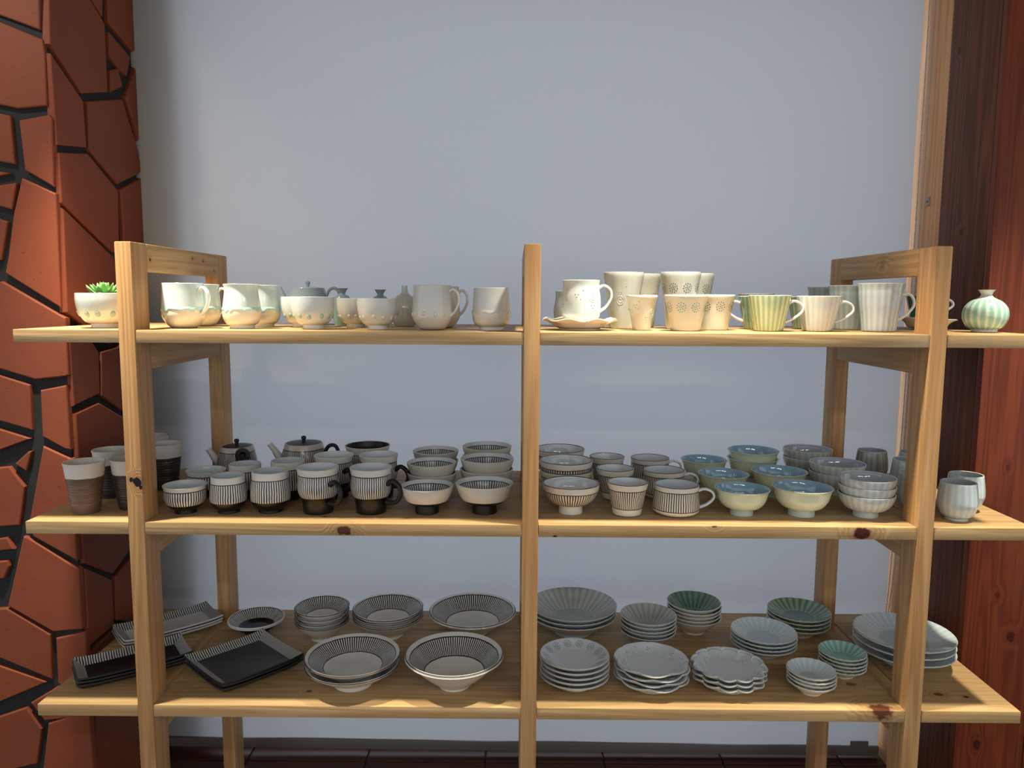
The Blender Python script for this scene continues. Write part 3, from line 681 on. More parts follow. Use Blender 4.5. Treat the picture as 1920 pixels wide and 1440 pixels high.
def barrel_mug(name, mat, dotmat):
    R, h = 0.0464, 0.098; t = thing(name, None, 'mug')
    pts = [(R * 0.80, 0.001), (R * 1.0, h * 0.10), (R * 1.06, h * 0.28), (R * 1.05, h * 0.55), (R * 0.98, h * 0.78), (R * 0.97, h * 0.88), (R, h)]
    me, oc = vessel_mesh('body', pts, 0.0032, 0, split_foot=False); new('body', me, t, [mat, M_white, M_white, M_cream])
    tag(new('glaze_dots', dots_mesh('glaze_dots', oc, swirl(oc, R, h, 2, 7)), t, [dotmat]), kind='stuff'); new('carved_spirals', relief_mesh(oc, R, h, 4), t, [mat])
    new('handle', tube('handle', handle_path(oc, h * 0.80, h * 0.22, R * 0.72), [0.0042, 0.0034, 0.0032, 0.0032, 0.0034, 0.0040], flat=1.5), t, [M_white]); return t
M_cupcream = plain('dull_cream_glaze', (208, 207, 192), 0.2, 0.25); M_dotware = plain('pale_blue_white_glaze', (194, 206, 204), 0.16, 0.35); M_dotgrey = plain('warm_grey_white_glaze', (186, 187, 176), 0.18, 0.3)
t = barrel_mug('dotted_barrel_mug', M_dotware, M_dot); put(t, 'white barrel mug with grey dots standing on the scalloped saucer', 'mug', 0.126, 0.17, 1, -0.12, dz=0.0245)
c = copy_tree(t); put(c, 'dotted barrel mug at the back, mostly hidden behind the mug on the saucer', 'mug', 0.118, 0.375, 1, -0.25)
def saucer(name, R, h, rf, lobes, mat):
    def mod(t, r, z, i): k = max(0, (r / R - 0.62) / 0.38); return r * (1 - 0.045 * k * abs(math.sin(lobes * t / 2)) ** 3 * 1.0), z + 0.003 * k * math.cos(lobes * t) * (-1)
    pts = [(rf, 0.003), (rf + 0.012, 0.008), (R * 0.75, h * 0.62), (R * 0.92, h * 0.93), (R, h)]
    t = thing(name, None, 'saucer'); me, oc = vessel_mesh('body', pts, 0.0032, 0.003, seg=96, mod=mod); new('body', me, t, [mat] * 4)
    new('foot_ring', foot_mesh('foot_ring', rf - 0.0005, 0.0035), t, [mat]); return t
t = saucer('scalloped_saucer', 0.0945, 0.0255, 0.050, 8, M_cream); put(t, 'cream scalloped saucer under the dotted barrel mug beside the middle post', 'saucer', 0.123, 0.17, 1)
def tumbler(name, R, h, taper, mat, dots, dotmat, relief=False, lip=0.0):
    t = thing(name, None, 'cup'); pts = [(R * taper, 0.001), (R * (taper + 0.03), h * 0.05), (R * (taper + (1 - taper) * 0.36), h * 0.38), (R * (taper + (1 - taper) * 0.70), h * 0.72), (R * (1 - lip), h * 0.93), (R, h)]
    me, oc = vessel_mesh('body', pts, 0.0032, 0, split_foot=False); new('body', me, t, [mat, M_white, M_white, M_cream])
    tag(new('glaze_dots', dots_mesh('glaze_dots', oc, dots(oc)), t, [dotmat]), kind='stuff')
    if relief: new('carved_spirals', relief_mesh(oc, R, h, 7, 5), t, [mat])
    return t
sw = lambda R, h, s: (lambda oc: swirl(oc, R, h, s, 8))
t = tumbler('dotted_tumbler', 0.0525, 0.1460, 0.66, M_dotgrey, sw(0.0525, 0.146, 5), M_dot, True)
put(t, 'tall off-white tumbler with three-dot clusters behind the small tapered cup', 'tumbler', 0.247, 0.28, 1, 0.3)
c = copy_tree(t); put(c, 'tall dot-cluster tumbler tucked behind between the two foremost tall tumblers', 'tumbler', 0.313, 0.388, 1, 1.3)
t = tumbler('small_tapered_cup', 0.0381, 0.0865, 0.56, M_cupcream, sw(0.0381, 0.0865, 6), M_dot_aqua, True)
put(t, 'small tapered cream cup with turquoise dots in the front row', 'cup', 0.278, 0.168, 1, 0.2)
def flowers(zf, Rf, n, th0=0.0, R=0.05, rs=0.0016): return lambda oc: [d for i in range(n) for d in flower(th0 + 2 * PI * i / n, zf, Rf, R, rs)]
t = tumbler('flower_tumbler', 0.0526, 0.1475, 0.64, M_dotgrey, flowers(0.107, 0.0112, 8), M_dot_dark)
put(t, 'tall tumbler with dark dotted flowers behind the wide flower cup', 'tumbler', 0.396, 0.28, 1, 0.2)
c = copy_tree(t); put(c, 'tall dotted-flower tumbler furthest back, right of the other tall flower tumbler', 'tumbler', 0.458, 0.385, 1, 0.5)
t = tumbler('flower_cup', 0.0530, 0.0878, 0.66, M_cupcream, flowers(0.058, 0.0112, 8), M_dot_aqua)
put(t, 'wide cream cup with turquoise dotted flowers in the front row', 'cup', 0.383, 0.147, 1, 0.33)
t = tumbler('flower_cup', 0.0520, 0.0890, 0.68, M_cupcream, flowers(0.060, 0.0110, 8), M_dot)
put(t, 'wide cream cup with grey-green dotted flowers, right behind the turquoise flower cup', 'cup', 0.472, 0.222, 1, 0.1)

# fluted celadon mugs
def fluted_mug(name, R, h, prof, mat, count=22, handle=True, reach=0.7, zt=0.78, zb=0.24, inside=M_white):
    t = thing(name, None, 'mug'); mod = lambda th, r, z, i: (r * (1 + 0.006 * math.cos(count * th)), z)
    me, oc = vessel_mesh('body', prof, 0.003, 0, split_foot=False, seg=110, mod=mod); new('body', me, t, [mat, inside, M_white, M_cream])
    if handle: new('handle', tube('handle', handle_path(oc, h * zt, h * zb, R * reach), [0.0042, 0.0034, 0.0032, 0.0032, 0.0034, 0.0042], flat=1.5), t, [M_white])
    return t
def wide(R, h): return [(R * 0.62, 0.001), (R * 0.68, h * 0.05), (R * 0.80, h * 0.36), (R * 0.92, h * 0.72), (R * 0.99, h * 0.95), (R, h)]
def flare(R, h): return [(R * 0.70, 0.001), (R * 0.74, h * 0.05), (R * 0.80, h * 0.30), (R * 0.88, h * 0.55), (R * 0.93, h * 0.78), (R * 0.94, h * 0.88), (R * 1.0, h)]
M_fgreen = flutes('green_fluted_celadon', 22, (132, 160, 122), (194, 206, 168)); M_fgreen2 = flutes('dark_green_fluted_celadon', 22, (88, 116, 92), (134, 156, 128))
M_fgrey = flutes('grey_fluted_glaze', 22, (180, 188, 184), (204, 208, 202)); M_fblue = flutes('grey_blue_fluted_glaze', 20, (166, 178, 182), (194, 202, 202)); M_fbluedark = flutes('slate_fluted_glaze', 20, (140, 158, 160), (168, 180, 178))
t = fluted_mug('fluted_mug', 0.0514, 0.0880, wide(0.0514, 0.088), M_fgreen); put(t, 'yellow-green fluted mug with white handle in the front row', 'mug', 0.595, 0.165, 1, -0.1)
t = fluted_mug('fluted_mug', 0.0514, 0.0862, wide(0.0514, 0.0862), M_fgreen2); put(t, 'dark green fluted mug with handle to the left, behind the yellow-green mug', 'mug', 0.606, 0.287, 1, PI - 0.1)
t = fluted_mug('fluted_mug', 0.0500, 0.0950, wide(0.0500, 0.095), M_fbluedark); put(t, 'slate fluted mug furthest back, only its rim showing above the green mugs', 'mug', 0.650, 0.445, 1, 0.3)
t = fluted_mug('fluted_mug', 0.0534, 0.0868, wide(0.0534, 0.0868), M_fgrey); put(t, 'pale grey fluted mug with white handle right of the yellow-green one', 'mug', 0.722, 0.178, 1, -0.1)
t = fluted_mug('fluted_mug', 0.0500, 0.0862, wide(0.0500, 0.0862), M_fgreen2); put(t, 'dull green fluted mug hidden behind the pale grey fluted mug', 'mug', 0.752, 0.330, 1, 0.9)
t = fluted_mug('tall_flared_mug', 0.0546, 0.1190, flare(0.0546, 0.119), M_fblue, zt=0.74, zb=0.22, reach=0.62); put(t, 'tall flared grey-blue fluted mug at the right end of the front row', 'mug', 0.876, 0.178, 1, -0.1)
t = fluted_mug('tall_flared_mug', 0.0540, 0.1160, flare(0.054, 0.116), M_fbluedark, zt=0.74, zb=0.22, reach=0.6); put(t, 'tall flared slate mug standing directly behind the foremost tall flared mug', 'mug', 0.852, 0.300, 1, 0.7)
t = fluted_mug('tall_flared_mug', 0.0540, 0.1140, flare(0.054, 0.114), M_fbluedark, zt=0.74, zb=0.22, reach=0.6); put(t, 'tall flared slate mug at the back, left of the other two tall mugs', 'mug', 0.846, 0.430, 1, 1.8)
M_fdeep = flutes('deep_green_fluted_celadon', 22, (34, 84, 66), (78, 128, 104))
t = saucer('plain_saucer', 0.0734, 0.0290, 0.036, 1, M_cream); put(t, 'cream saucer under the deep green cup behind the right post', 'saucer', 1.078, 0.33, 1)
t = fluted_mug('green_teacup', 0.0490, 0.0660, wide(0.049, 0.066), M_fdeep, zt=0.80, zb=0.3, reach=0.55); put(t, 'deep green fluted teacup on a saucer, seen behind the right post', 'cup', 1.072, 0.33, 1, -0.1, dz=0.0245)
# round ribbed vase
rv = [(0.029, 0.001), (0.0300, 0.008), (0.040, 0.014), (0.0502, 0.034), (0.0490, 0.058), (0.036, 0.076), (0.018, 0.086), (0.0128, 0.092), (0.0135, 0.097), (0.0190, 0.1055)]
M_rib = flutes('aqua_ribbed_glaze', 18, (128, 178, 162), (196, 216, 196), sharp=2.2)
t = thing('round_vase', None, 'vase')
new('body', lathe('body', [p for p in curve_prof(rv, 5, 0.0025, lambda z: 1 if (z > 0.083 or z < 0.008) else 0, 0.08)], 96, lambda th, r, z, i: (r * (1 + (0.008 if 0.012 < z < 0.08 else 0) * math.cos(18 * th)), z), 60), t, [M_rib, M_palewhite])
put(t, 'round ribbed celadon vase with flared white neck at the far right', 'vase', 1.136, 0.17, 1)

# ---------------------------------------------------------------- middle shelf, left: black and white striped stoneware
SL = (214, 212, 204)
def throw_rings(t, r, z, i): return (r + 0.0007 * math.sin(z * 900 + 0.4 * math.sin(t)) * (1 if z < 0.088 else 0), z)
M_brownclay = NT('brown_ridged_clay', 0.6); k = M_brownclay; M_brownclay = k.color(k.mix(k.noise(k.vm('MULTIPLY', k.obj(), (8.0, 8.0, 60.0)), 1.5, 4), lin((62, 48, 42)), lin((122, 96, 78))))
M_darkclay = plain('near_black_clay', (44, 36, 34), 0.6, var=0.25)
def ridged_tumbler(label, x, y, clay, rz):
    R, h = 0.0478, 0.1262; t = thing('ridged_tumbler', label, 'tumbler', 'brown ridged tumblers on the left of the middle shelf')
    pts = [(R * 0.62, 0.001), (R * 0.66, h * 0.05)] + [(R * (0.66 + 0.32 * f), h * f) for f in [i / 14 for i in range(2, 14)]] + [(R, h)]
    me, oc = vessel_mesh('body', pts, 0.0035, 0, n=3, split_foot=False, mod=throw_rings); me.materials.clear()
    kk = [zone_mats[clay], M_greyin, M_black, M_darkclay]
    new('body', me, t, kk); place(t, x, y, Z2 + 0.0003, rz)
def banded(name, zb, lowmat_rgb, low2, up):
    k = NT(name, 0.45, coat=0.05); co = k.obj(); Z = k.xyz(co)[2]
    zn = k.m('ADD', Z, k.m('MULTIPLY', k.m('SUBTRACT', k.noise(co, 40.0, 2), 0.5), 0.004))
    c = k.mix(k.noise(k.vm('MULTIPLY', co, (8.0, 8.0, 60.0)), 1.5, 4), lin(lowmat_rgb), lin(low2)); return k.color(k.mix(k.m('GREATER_THAN', zn, zb), c, lin(up)))
zone_mats = {'brown': banded('brown_tumbler_white_band', 0.0905, (58, 44, 38), (128, 100, 80), (208, 202, 194)), 'dark': banded('dark_tumbler_white_band', 0.0905, (30, 25, 24), (62, 52, 47), (200, 196, 190))}
ridged_tumbler('brown ridged tumbler with white rim band, foremost at the left end', -1.095, 0.087, 'brown', 0.2)
ridged_tumbler('dark ridged tumbler with white band, behind the foremost brown tumbler', -1.108, 0.238, 'dark', 1.0)
ridged_tumbler('dark ridged tumbler half hidden on the outer side of the left post', -1.002, 0.128, 'dark', 2.0)
ridged_tumbler('dark ridged tumbler whose right half shows inside the left post', -1.008, 0.325, 'dark', 3.0)
ridged_tumbler('furthest back dark ridged tumbler, only a rim edge showing by the left post', -1.100, 0.44, 'dark', 4.0)
def striped(name, R, h, prof, z0, z1, count, hf=0, rf=None, foot_mat=None, low=BLACK, inside=None, t=0.0036, base=SL, rim=None, wob=0.5, width=0.46, line=INK):
    r = thing(name, None, 'cup'); mat = zone_stripes(name + '_stripes', 'z', z0, z1, count, width, base, line, low=low, wobble=wob)
    me, oc = vessel_mesh('body', prof, t, hf, split_foot=hf > 0); new('body', me, r, [mat, inside or M_greyin, rim or M_ware, M_black if low == BLACK else M_ware])
    if hf: new('foot_ring', foot_mesh('foot_ring', rf, hf), r, [foot_mat or M_black])
    return r, oc
G_bw = 'black-footed striped cups and mugs on the middle shelf'
R, h = 0.0520, 0.0695
t, oc = striped('striped_tea_bowl', R, h, [(R * 0.50, 0.010), (R * 0.72, h * 0.22), (R * 0.90, h * 0.44), (R * 0.95, h * 0.66), (R * 0.94, h * 0.84), (R * 1.0, h)], h * 0.33, h * 0.84, 50, 0.010, R * 0.49)
put(t, 'low flared striped tea bowl with black base, front row by the left post', 'bowl', -0.851, 0.091, 2, 0.3, G_bw)
c = copy_tree(t); put(c, 'low flared striped tea bowl in the second row by the left post', 'bowl', -0.864, 0.252, 2, 1.3, G_bw)
R, h = 0.0405, 0.0915
t, oc = striped('striped_tea_cup', R, h, [(R * 0.66, 0.008), (R * 0.90, h * 0.16), (R * 1.07, h * 0.32), (R * 1.08, h * 0.55), (R * 1.02, h * 0.80), (R, h)], h * 0.31, h * 0.82, 46, 0.008, R * 0.65)
put(t, 'small striped handleless cup, second in the front row from the left post', 'cup', -0.746, 0.096, 2, 0.2, G_bw)
c = copy_tree(t); put(c, 'small striped handleless cup behind, left of the middle striped cup', 'cup', -0.752, 0.232, 2, 1.2, G_bw)
R, h = 0.0435, 0.1020
t, oc = striped('striped_tea_cup', R, h, [(R * 0.70, 0.008), (R * 0.92, h * 0.14), (R * 1.09, h * 0.30), (R * 1.10, h * 0.52), (R * 1.03, h * 0.80), (R, h)], h * 0.29, h * 0.82, 50, 0.008, R * 0.69)
put(t, 'larger striped handleless cup with black base, third in the front row', 'cup', -0.645, 0.106, 2, 0.5, G_bw)
c = copy_tree(t); put(c, 'larger striped handleless cup in the second row before the big teapot', 'cup', -0.636, 0.226, 2, 1.5, G_bw)
R, h = 0.0520, 0.1130
t, oc = striped('striped_mug', R, h, [(R * 0.70, 0.001), (R * 0.72, h * 0.05), (R * 0.78, h * 0.30), (R * 0.92, h * 0.44), (R * 0.97, h * 0.60), (R * 0.93, h * 0.80), (R * 0.95, h * 0.90), (R * 1.0, h)], h * 0.36, h * 0.85, 56)
new('handle', tube('handle', [(R * 0.90, 0, h * 0.66), (R * 1.22, 0, h * 0.74), (R * 1.55, 0, h * 0.64), (R * 1.62, 0, h * 0.46), (R * 1.36, 0, h * 0.28), (R * 0.84, 0, h * 0.26)], [0.0068, 0.006, 0.0055, 0.0055, 0.0055, 0.006], flat=1.25), t, [M_blackmatt])
put(t, 'striped waisted mug with black handle turned towards the front, front row', 'mug', -0.525, 0.103, 2, -0.66, G_bw)
c = copy_tree(t); put(c, 'striped waisted mug with black handle to the right, front row beside the bowls', 'mug', -0.394, 0.106, 2, -0.40, G_bw)
c = copy_tree(t); put(c, 'striped waisted mug in the second row behind the left front mug', 'mug', -0.520, 0.250, 2, -0.75, G_bw)
c = copy_tree(t); put(c, 'striped waisted mug in the second row behind the right front mug', 'mug', -0.402, 0.258, 2, -0.25, G_bw)
R, h = 0.0645, 0.1100
t, oc = striped('striped_deep_bowl', R, h, [(R * 0.55, 0.010), (R * 0.74, h * 0.18), (R * 0.90, h * 0.45), (R * 0.93, h * 0.70), (R * 0.93, h * 0.86), (R * 1.0, h)], h * 0.33, h * 0.82, 70, 0.010, R * 0.54, inside=M_black)
put(t, 'wide striped bowl with black inside, at the back left of the bowl stacks', 'bowl', -0.460, 0.405, 2, 0.0)
# two striped teapots
def striped_teapot(name, R, h, rim, count):
    mat = zone_stripes(name + '_stripes', 'z', h * 0.30, h * 0.86, count, 0.42, (190, 184, 172), INK, low=BLACK, wobble=0.5)
    return teapot(name, R, h, rim, [mat, M_black, M_ware, M_blackmatt], knob=0.0074)
t, oc = striped_teapot('side_handle_teapot', 0.056, 0.100, 0.046, 60)
new('spout', tube('spout', [(-0.046, 0, 0.050), (-0.064, 0, 0.062), (-0.076, 0, 0.078), (-0.085, 0, 0.090)], [0.016, 0.011, 0.0085, 0.0078]), t, [M_ware])
ang = -1.05; d = Vector((math.cos(ang), math.sin(ang), 0.50))
hm = new('side_handle', lathe('side_handle', [(0.0, 0.0, 0), (0.012, 0.0, 0), (0.0135, 0.03, 0), (0.0175, 0.055, 0), (0.0205, 0.062, 0), (0.019, 0.066, 0), (0.009, 0.064, 0), (0.006, 0.050, 0), (0.0, 0.048, 0)], 32), t, [M_blackmatt])
hm.location = Vector((math.cos(ang) * 0.046, math.sin(ang) * 0.046, 0.064)); hm.rotation_euler = d.to_track_quat('Z', 'Y').to_euler()
put(t, 'small striped teapot with a thick black side handle pointing to the front', 'teapot', -0.846, 0.430, 2, -0.02)
t, oc = striped_teapot('striped_teapot', 0.068, 0.108, 0.0535, 76)
new('spout', tube('spout', [(-0.055, 0, 0.052), (-0.074, 0, 0.066), (-0.088, 0, 0.086), (-0.102, 0, 0.104)], [0.018, 0.012, 0.0088, 0.0080]), t, [M_ware])
new('handle', tube('handle', [(0.060, 0, 0.078), (0.074, 0, 0.100), (0.093, 0, 0.101), (0.102, 0, 0.080), (0.094, 0, 0.052), (0.064, 0, 0.034)], 0.0055), t, [M_blackmatt])
put(t, 'larger striped teapot with black lid, loop handle and long spout', 'teapot', -0.654, 0.442, 2, -0.05)
# rice bowls with stripes inside
ORD = ['topmost', 'second from top', 'third from top', 'fourth from top', 'fifth from top']
def posword(i, n):
    if n == 1: return None
    if i == 0: return 'topmost'
    if i == n - 1: return 'lowest'
    return {1: 'second', 2: 'third', 3: 'fourth'}[i]
def stack(proto, cat, xs, n, spacing, shelf, label, single=None, group=None, jitter=0.0015, seed=1, rz=0.0):
    """proto is used up for the lowest piece; label is a format string with {}"""
    rnd = random.Random(seed); x, y = xs; done = []
    for lvl in range(n):
        t = proto if lvl == 0 else copy_tree(proto); i = n - 1 - lvl
        lab = single if n == 1 else label.format(posword(i, n))
        put(t, lab, cat, x + (rnd.uniform(-jitter, jitter) if lvl else 0), y + (rnd.uniform(-jitter, jitter) if lvl else 0), shelf, rz + lvl * 0.5, group, dz=lvl * spacing)
        done.append(t)
    return done
def rice_bowl(name, R, h, hf, rf, count):
    r = thing(name, None, 'bowl'); pts = [(rf, hf), (R * 0.66, h * 0.37), (R * 0.83, h * 0.54), (R * 0.95, h * 0.80), (R, h)]
    k = zone_stripes(name + '_outside', 'z', h * 0.475, h * 2, 1, 0.0, (206, 200, 188), BLACK, low=BLACK, ring=0)
    ins = zone_stripes(name + '_inside', 'z', h * 0.42, h * 0.86, count, 0.46, (216, 220, 222), INK, wobble=0.35, low=(206, 208, 208))
    me, oc = vessel_mesh('body', pts, 0.0045, hf); new('body', me, r, [k, ins, M_ware, M_black]); new('foot_ring', foot_mesh('foot_ring', rf, hf), r, [M_black]); return r
S1 = rice_bowl('striped_rice_bowl', 0.0660, 0.0675, 0.0225, 0.0295, 56); S2 = rice_bowl('striped_rice_bowl', 0.0720, 0.0745, 0.0235, 0.0310, 60)
for P, gx, sp, nm, kk in ((S1, ((-0.255, 0.105), (-0.258, 0.248), (-0.266, 0.408)), 0.0275, 'left', 1), (S2, ((-0.112, 0.109), (-0.113, 0.268), (-0.118, 0.440)), 0.0285, 'right', 2)):
    b2 = copy_tree(P); b3 = copy_tree(P); g = 'rice bowls with striped insides'
    side = 'smaller' if nm == 'left' else 'larger'
    stack(P, 'bowl', gx[0], 1, sp, 2, '', f'{side} black-footed rice bowl with striped inside, single in the front row', g)
    stack(b2, 'bowl', gx[1], 2, sp, 2, '{} of two ' + side + ' striped-inside rice bowls stacked in the second row', None, g, seed=kk)
    stack(b3, 'bowl', gx[2], 2, sp, 2, '{} of two ' + side + ' striped-inside rice bowls stacked at the back', None, g, seed=kk + 5)

# ---------------------------------------------------------------- middle shelf, right
M_rimbrown = plain('brown_rim_edge', (70, 46, 34), 0.3, 0.2); M_bluewhite = plain('blue_white_glaze', (214, 222, 226), 0.14, 0.4)
CW = (218, 214, 198); g = 'brown-rimmed striped wares'
R, h = 0.0715, 0.0745
def brown_bowl():
    return striped('brown_rim_bowl', R, h, [(0.0300, 0.0200), (R * 0.66, h * 0.36), (R * 0.88, h * 0.58), (R * 0.97, h * 0.82), (R, h)], h * 0.36, h * 0.78, 62, 0.0200, 0.0300, foot_mat=M_cream, low=CW, inside=M_bluewhite, base=CW, rim=M_rimbrown, t=0.0042, line=(52, 40, 32))[0]
b = brown_bowl(); b2 = copy_tree(b); b3 = copy_tree(b)
stack(b, 'bowl', (0.103, 0.114), 1, 0, 2, '', 'striped cream bowl with brown rim, single in front right of the middle post', g)
stack(b2, 'bowl', (0.102, 0.268), 2, 0.0255, 2, '{} of two brown-rimmed striped bowls in the second row by the middle post', None, g, seed=3)
stack(b3, 'bowl', (0.094, 0.425), 2, 0.0255, 2, '{} of two brown-rimmed striped bowls at the back by the middle post', None, g, seed=4)
R, h = 0.0504, 0.0817
t, oc = striped('brown_rim_cup', R, h, [(R * 0.62, 0.001), (R * 0.70, h * 0.05), (R * 0.75, h * 0.22), (R * 0.84, h * 0.50), (R * 0.94, h * 0.80), (R, h)], h * 0.24, h * 0.80, 52, low=CW, inside=M_bluewhite, base=CW, rim=M_rimbrown, line=(52, 40, 32), wob=0.7)
for i, (x, y, lab) in enumerate(((0.242, 0.101, 'tapered striped cup with brown rim, front row'), (0.232, 0.256, 'tapered brown-rimmed striped cup, middle of its row of three'), (0.228, 0.408, 'tapered brown-rimmed striped cup, furthest back of its three'))):
    put(t if i == 0 else copy_tree(t), lab, 'cup', x, y, 2, 0.4 + i, g)
R, h = 0.0554, 0.0747
t, oc = striped('brown_rim_mug', R, h, [(R * 0.74, 0.001), (R * 0.92, h * 0.07), (R * 1.04, h * 0.17), (R * 1.03, h * 0.40), (R * 0.985, h * 0.75), (R, h)], h * 0.215, h * 0.83, 60, low=CW, inside=M_bluewhite, base=CW, rim=M_rimbrown, line=(52, 40, 32))
new('handle', tube('handle', handle_path(oc, h * 0.80, h * 0.24, R * 0.72), [0.0042, 0.0036, 0.0034, 0.0034, 0.0036, 0.0042], flat=1.6), t, [M_bluewhite])
for i, (x, y, lab) in enumerate(((0.365, 0.109, 'low striped cream mug with looped handle, front row'), (0.365, 0.270, 'low striped mug with looped handle, middle of its row of three'), (0.355, 0.425, 'low striped mug with looped handle, furthest back of its three'))):
    put(t if i == 0 else copy_tree(t), lab, 'mug', x, y, 2, -0.15 + 0.1 * i, g)
# celadon rice bowls with blue inside
M_blue_in = plain('sky_blue_inside_glaze', (146, 184, 204), 0.08, 0.6); M_cel_out = flutes('pale_celadon_slanted_carving', 46, (184, 198, 172), (214, 220, 192), twist=22.0, sharp=0.8); M_cel_rim = plain('pale_rim_glaze', (208, 206, 192), 0.2, 0.3)
M_cel_foot = plain('pale_celadon_foot', (188, 200, 190), 0.25, 0.2)
def blue_bowl(name, R, h, hf, rf):
    r = thing(name, None, 'bowl'); pts = [(rf, hf), (R * 0.66, h * 0.32), (R * 0.84, h * 0.55), (R * 0.91, h * 0.80), (R * 0.955, h * 0.93), (R, h)]
    me, oc = vessel_mesh('body', pts, 0.0036, hf, seg=92, mod=lambda th, r_, z, i: (r_ * (1 + (0.004 if z < h * 0.85 else 0) * math.cos(46 * (th + 22 * z))), z)); new('body', me, r, [M_cel_out, M_blue_in, M_cel_rim, M_cel_foot]); new('foot_ring', foot_mesh('foot_ring', rf, hf), r, [M_cel_foot]); return r
g = 'celadon bowls with sky blue insides'
B4 = blue_bowl('celadon_bowl', 0.0672, 0.0655, 0.0175, 0.0285); B5 = blue_bowl('celadon_bowl', 0.0732, 0.0715, 0.0190, 0.0320)
B4s = [B4, copy_tree(B4), copy_tree(B4)]; B5s = [B5, copy_tree(B5), copy_tree(B5)]
for t, (x, y), lab in zip(B4s, ((0.528, 0.107), (0.526, 0.270), (0.518, 0.452)), ('smaller celadon bowl with blue inside in the front row', 'smaller blue-inside celadon bowl in the second row', 'smaller celadon bowl at the back, behind the looped striped mugs')): put(t, lab, 'bowl', x, y, 2, 0, g)
for t, (x, y), lab in zip(B5s[:2], ((0.676, 0.105), (0.679, 0.280)), ('larger celadon bowl with blue inside in the front row', 'larger blue-inside celadon bowl in the second row')): put(t, lab, 'bowl', x, y, 2, 0, g)
stack(B5s[2], 'bowl', (0.660, 0.450), 2, 0.0226, 2, '{} of two larger celadon bowls stacked at the back', None, g, seed=2)
M_gfl = flutes('grey_blue_fluted_bowl', 26, (168, 180, 184), (198, 203, 198)); M_gin = plain('pale_slate_inside', (176, 188, 196), 0.1, 0.5); M_gfl2 = flutes('warm_grey_fluted_bowl', 26, (152, 160, 158), (180, 182, 174))
def grey_bowl(R, h, hf, rf, m):
    r = thing('fluted_bowl', None, 'bowl'); pts = [(rf, hf), (R * 0.70, h * 0.36), (R * 0.90, h * 0.62), (R * 0.985, h * 0.86), (R, h)]
    me, oc = vessel_mesh('body', pts, 0.0036, hf, seg=104, mod=lambda th, r_, z, i: (r_ * (1 + (0.0016 if z < h * 0.9 else 0) * math.cos(26 * th)), z)); new('body', me, r, [m, M_gin, M_cel_rim, M_cel_foot]); new('foot_ring', foot_mesh('foot_ring', rf, hf), r, [M_cel_foot]); return r
g = 'fluted grey bowls'
stack(grey_bowl(0.0668, 0.0575, 0.0160, 0.0300, M_gfl), 'bowl', (0.833, 0.100), 3, 0.0206, 2, '{} of three fluted grey-blue bowls stacked in the front row', None, g, seed=6)
stack(grey_bowl(0.0735, 0.0630, 0.0190, 0.0320, M_gfl), 'bowl', (0.852, 0.318), 2, 0.0240, 2, '{} of two fluted grey-blue bowls stacked in the second row', None, g, seed=7)
stack(grey_bowl(0.0700, 0.0700, 0.0190, 0.0320, M_gfl2), 'bowl', (0.832, 0.478), 2, 0.0240, 2, '{} of two fluted warm-grey bowls stacked at the very back', None, g, seed=8)
# barrel cups
M_bar_a = flutes('pale_blue_barrel_glaze', 18, (172, 190, 194), (198, 206, 202)); M_bar_b = flutes('warm_grey_barrel_glaze', 18, (128, 132, 126), (166, 166, 156))
def barrel_cup(m):
    R, h = 0.0398, 0.0925; r = thing('barrel_cup', None, 'cup'); pts = [(R * 0.66, 0.006), (R * 0.92, h * 0.16), (R * 1.11, h * 0.38), (R * 1.13, h * 0.52), (R * 1.07, h * 0.78), (R, h)]
    me, oc = vessel_mesh('body', pts, 0.0032, 0.006, seg=90, mod=lambda th, r_, z, i: (r_ * (1 + 0.003 * math.cos(18 * th)), z)); new('body', me, r, [m, M_gin, M_cel_rim, M_cel_foot]); new('foot_ring', foot_mesh('foot_ring', R * 0.655, 0.006), r, [M_cel_foot]); return r
g = 'barrel cups by the right post'; t = barrel_cup(M_bar_a)
for i, (x, y, lab) in enumerate(((1.044, 0.076, 'pale blue barrel cup, foremost outside the right post'), (1.112, 0.160, 'pale blue barrel cup behind and right of the foremost one'), (0.995, 0.178, 'pale blue barrel cup almost covered by the right post'), (1.059, 0.340, 'pale blue barrel cup just inside the right post, left half showing'), (1.128, 0.442, 'furthest right-back barrel cup, only a rim sliver inside the right post'))):
    put(t if i == 0 else copy_tree(t), lab, 'cup', x, y, 2, 0.3 * i, g)
put(barrel_cup(M_bar_b), 'dark grey barrel cup at the back, left of the right post', 'cup', 1.018, 0.470, 2, 0.2, g)

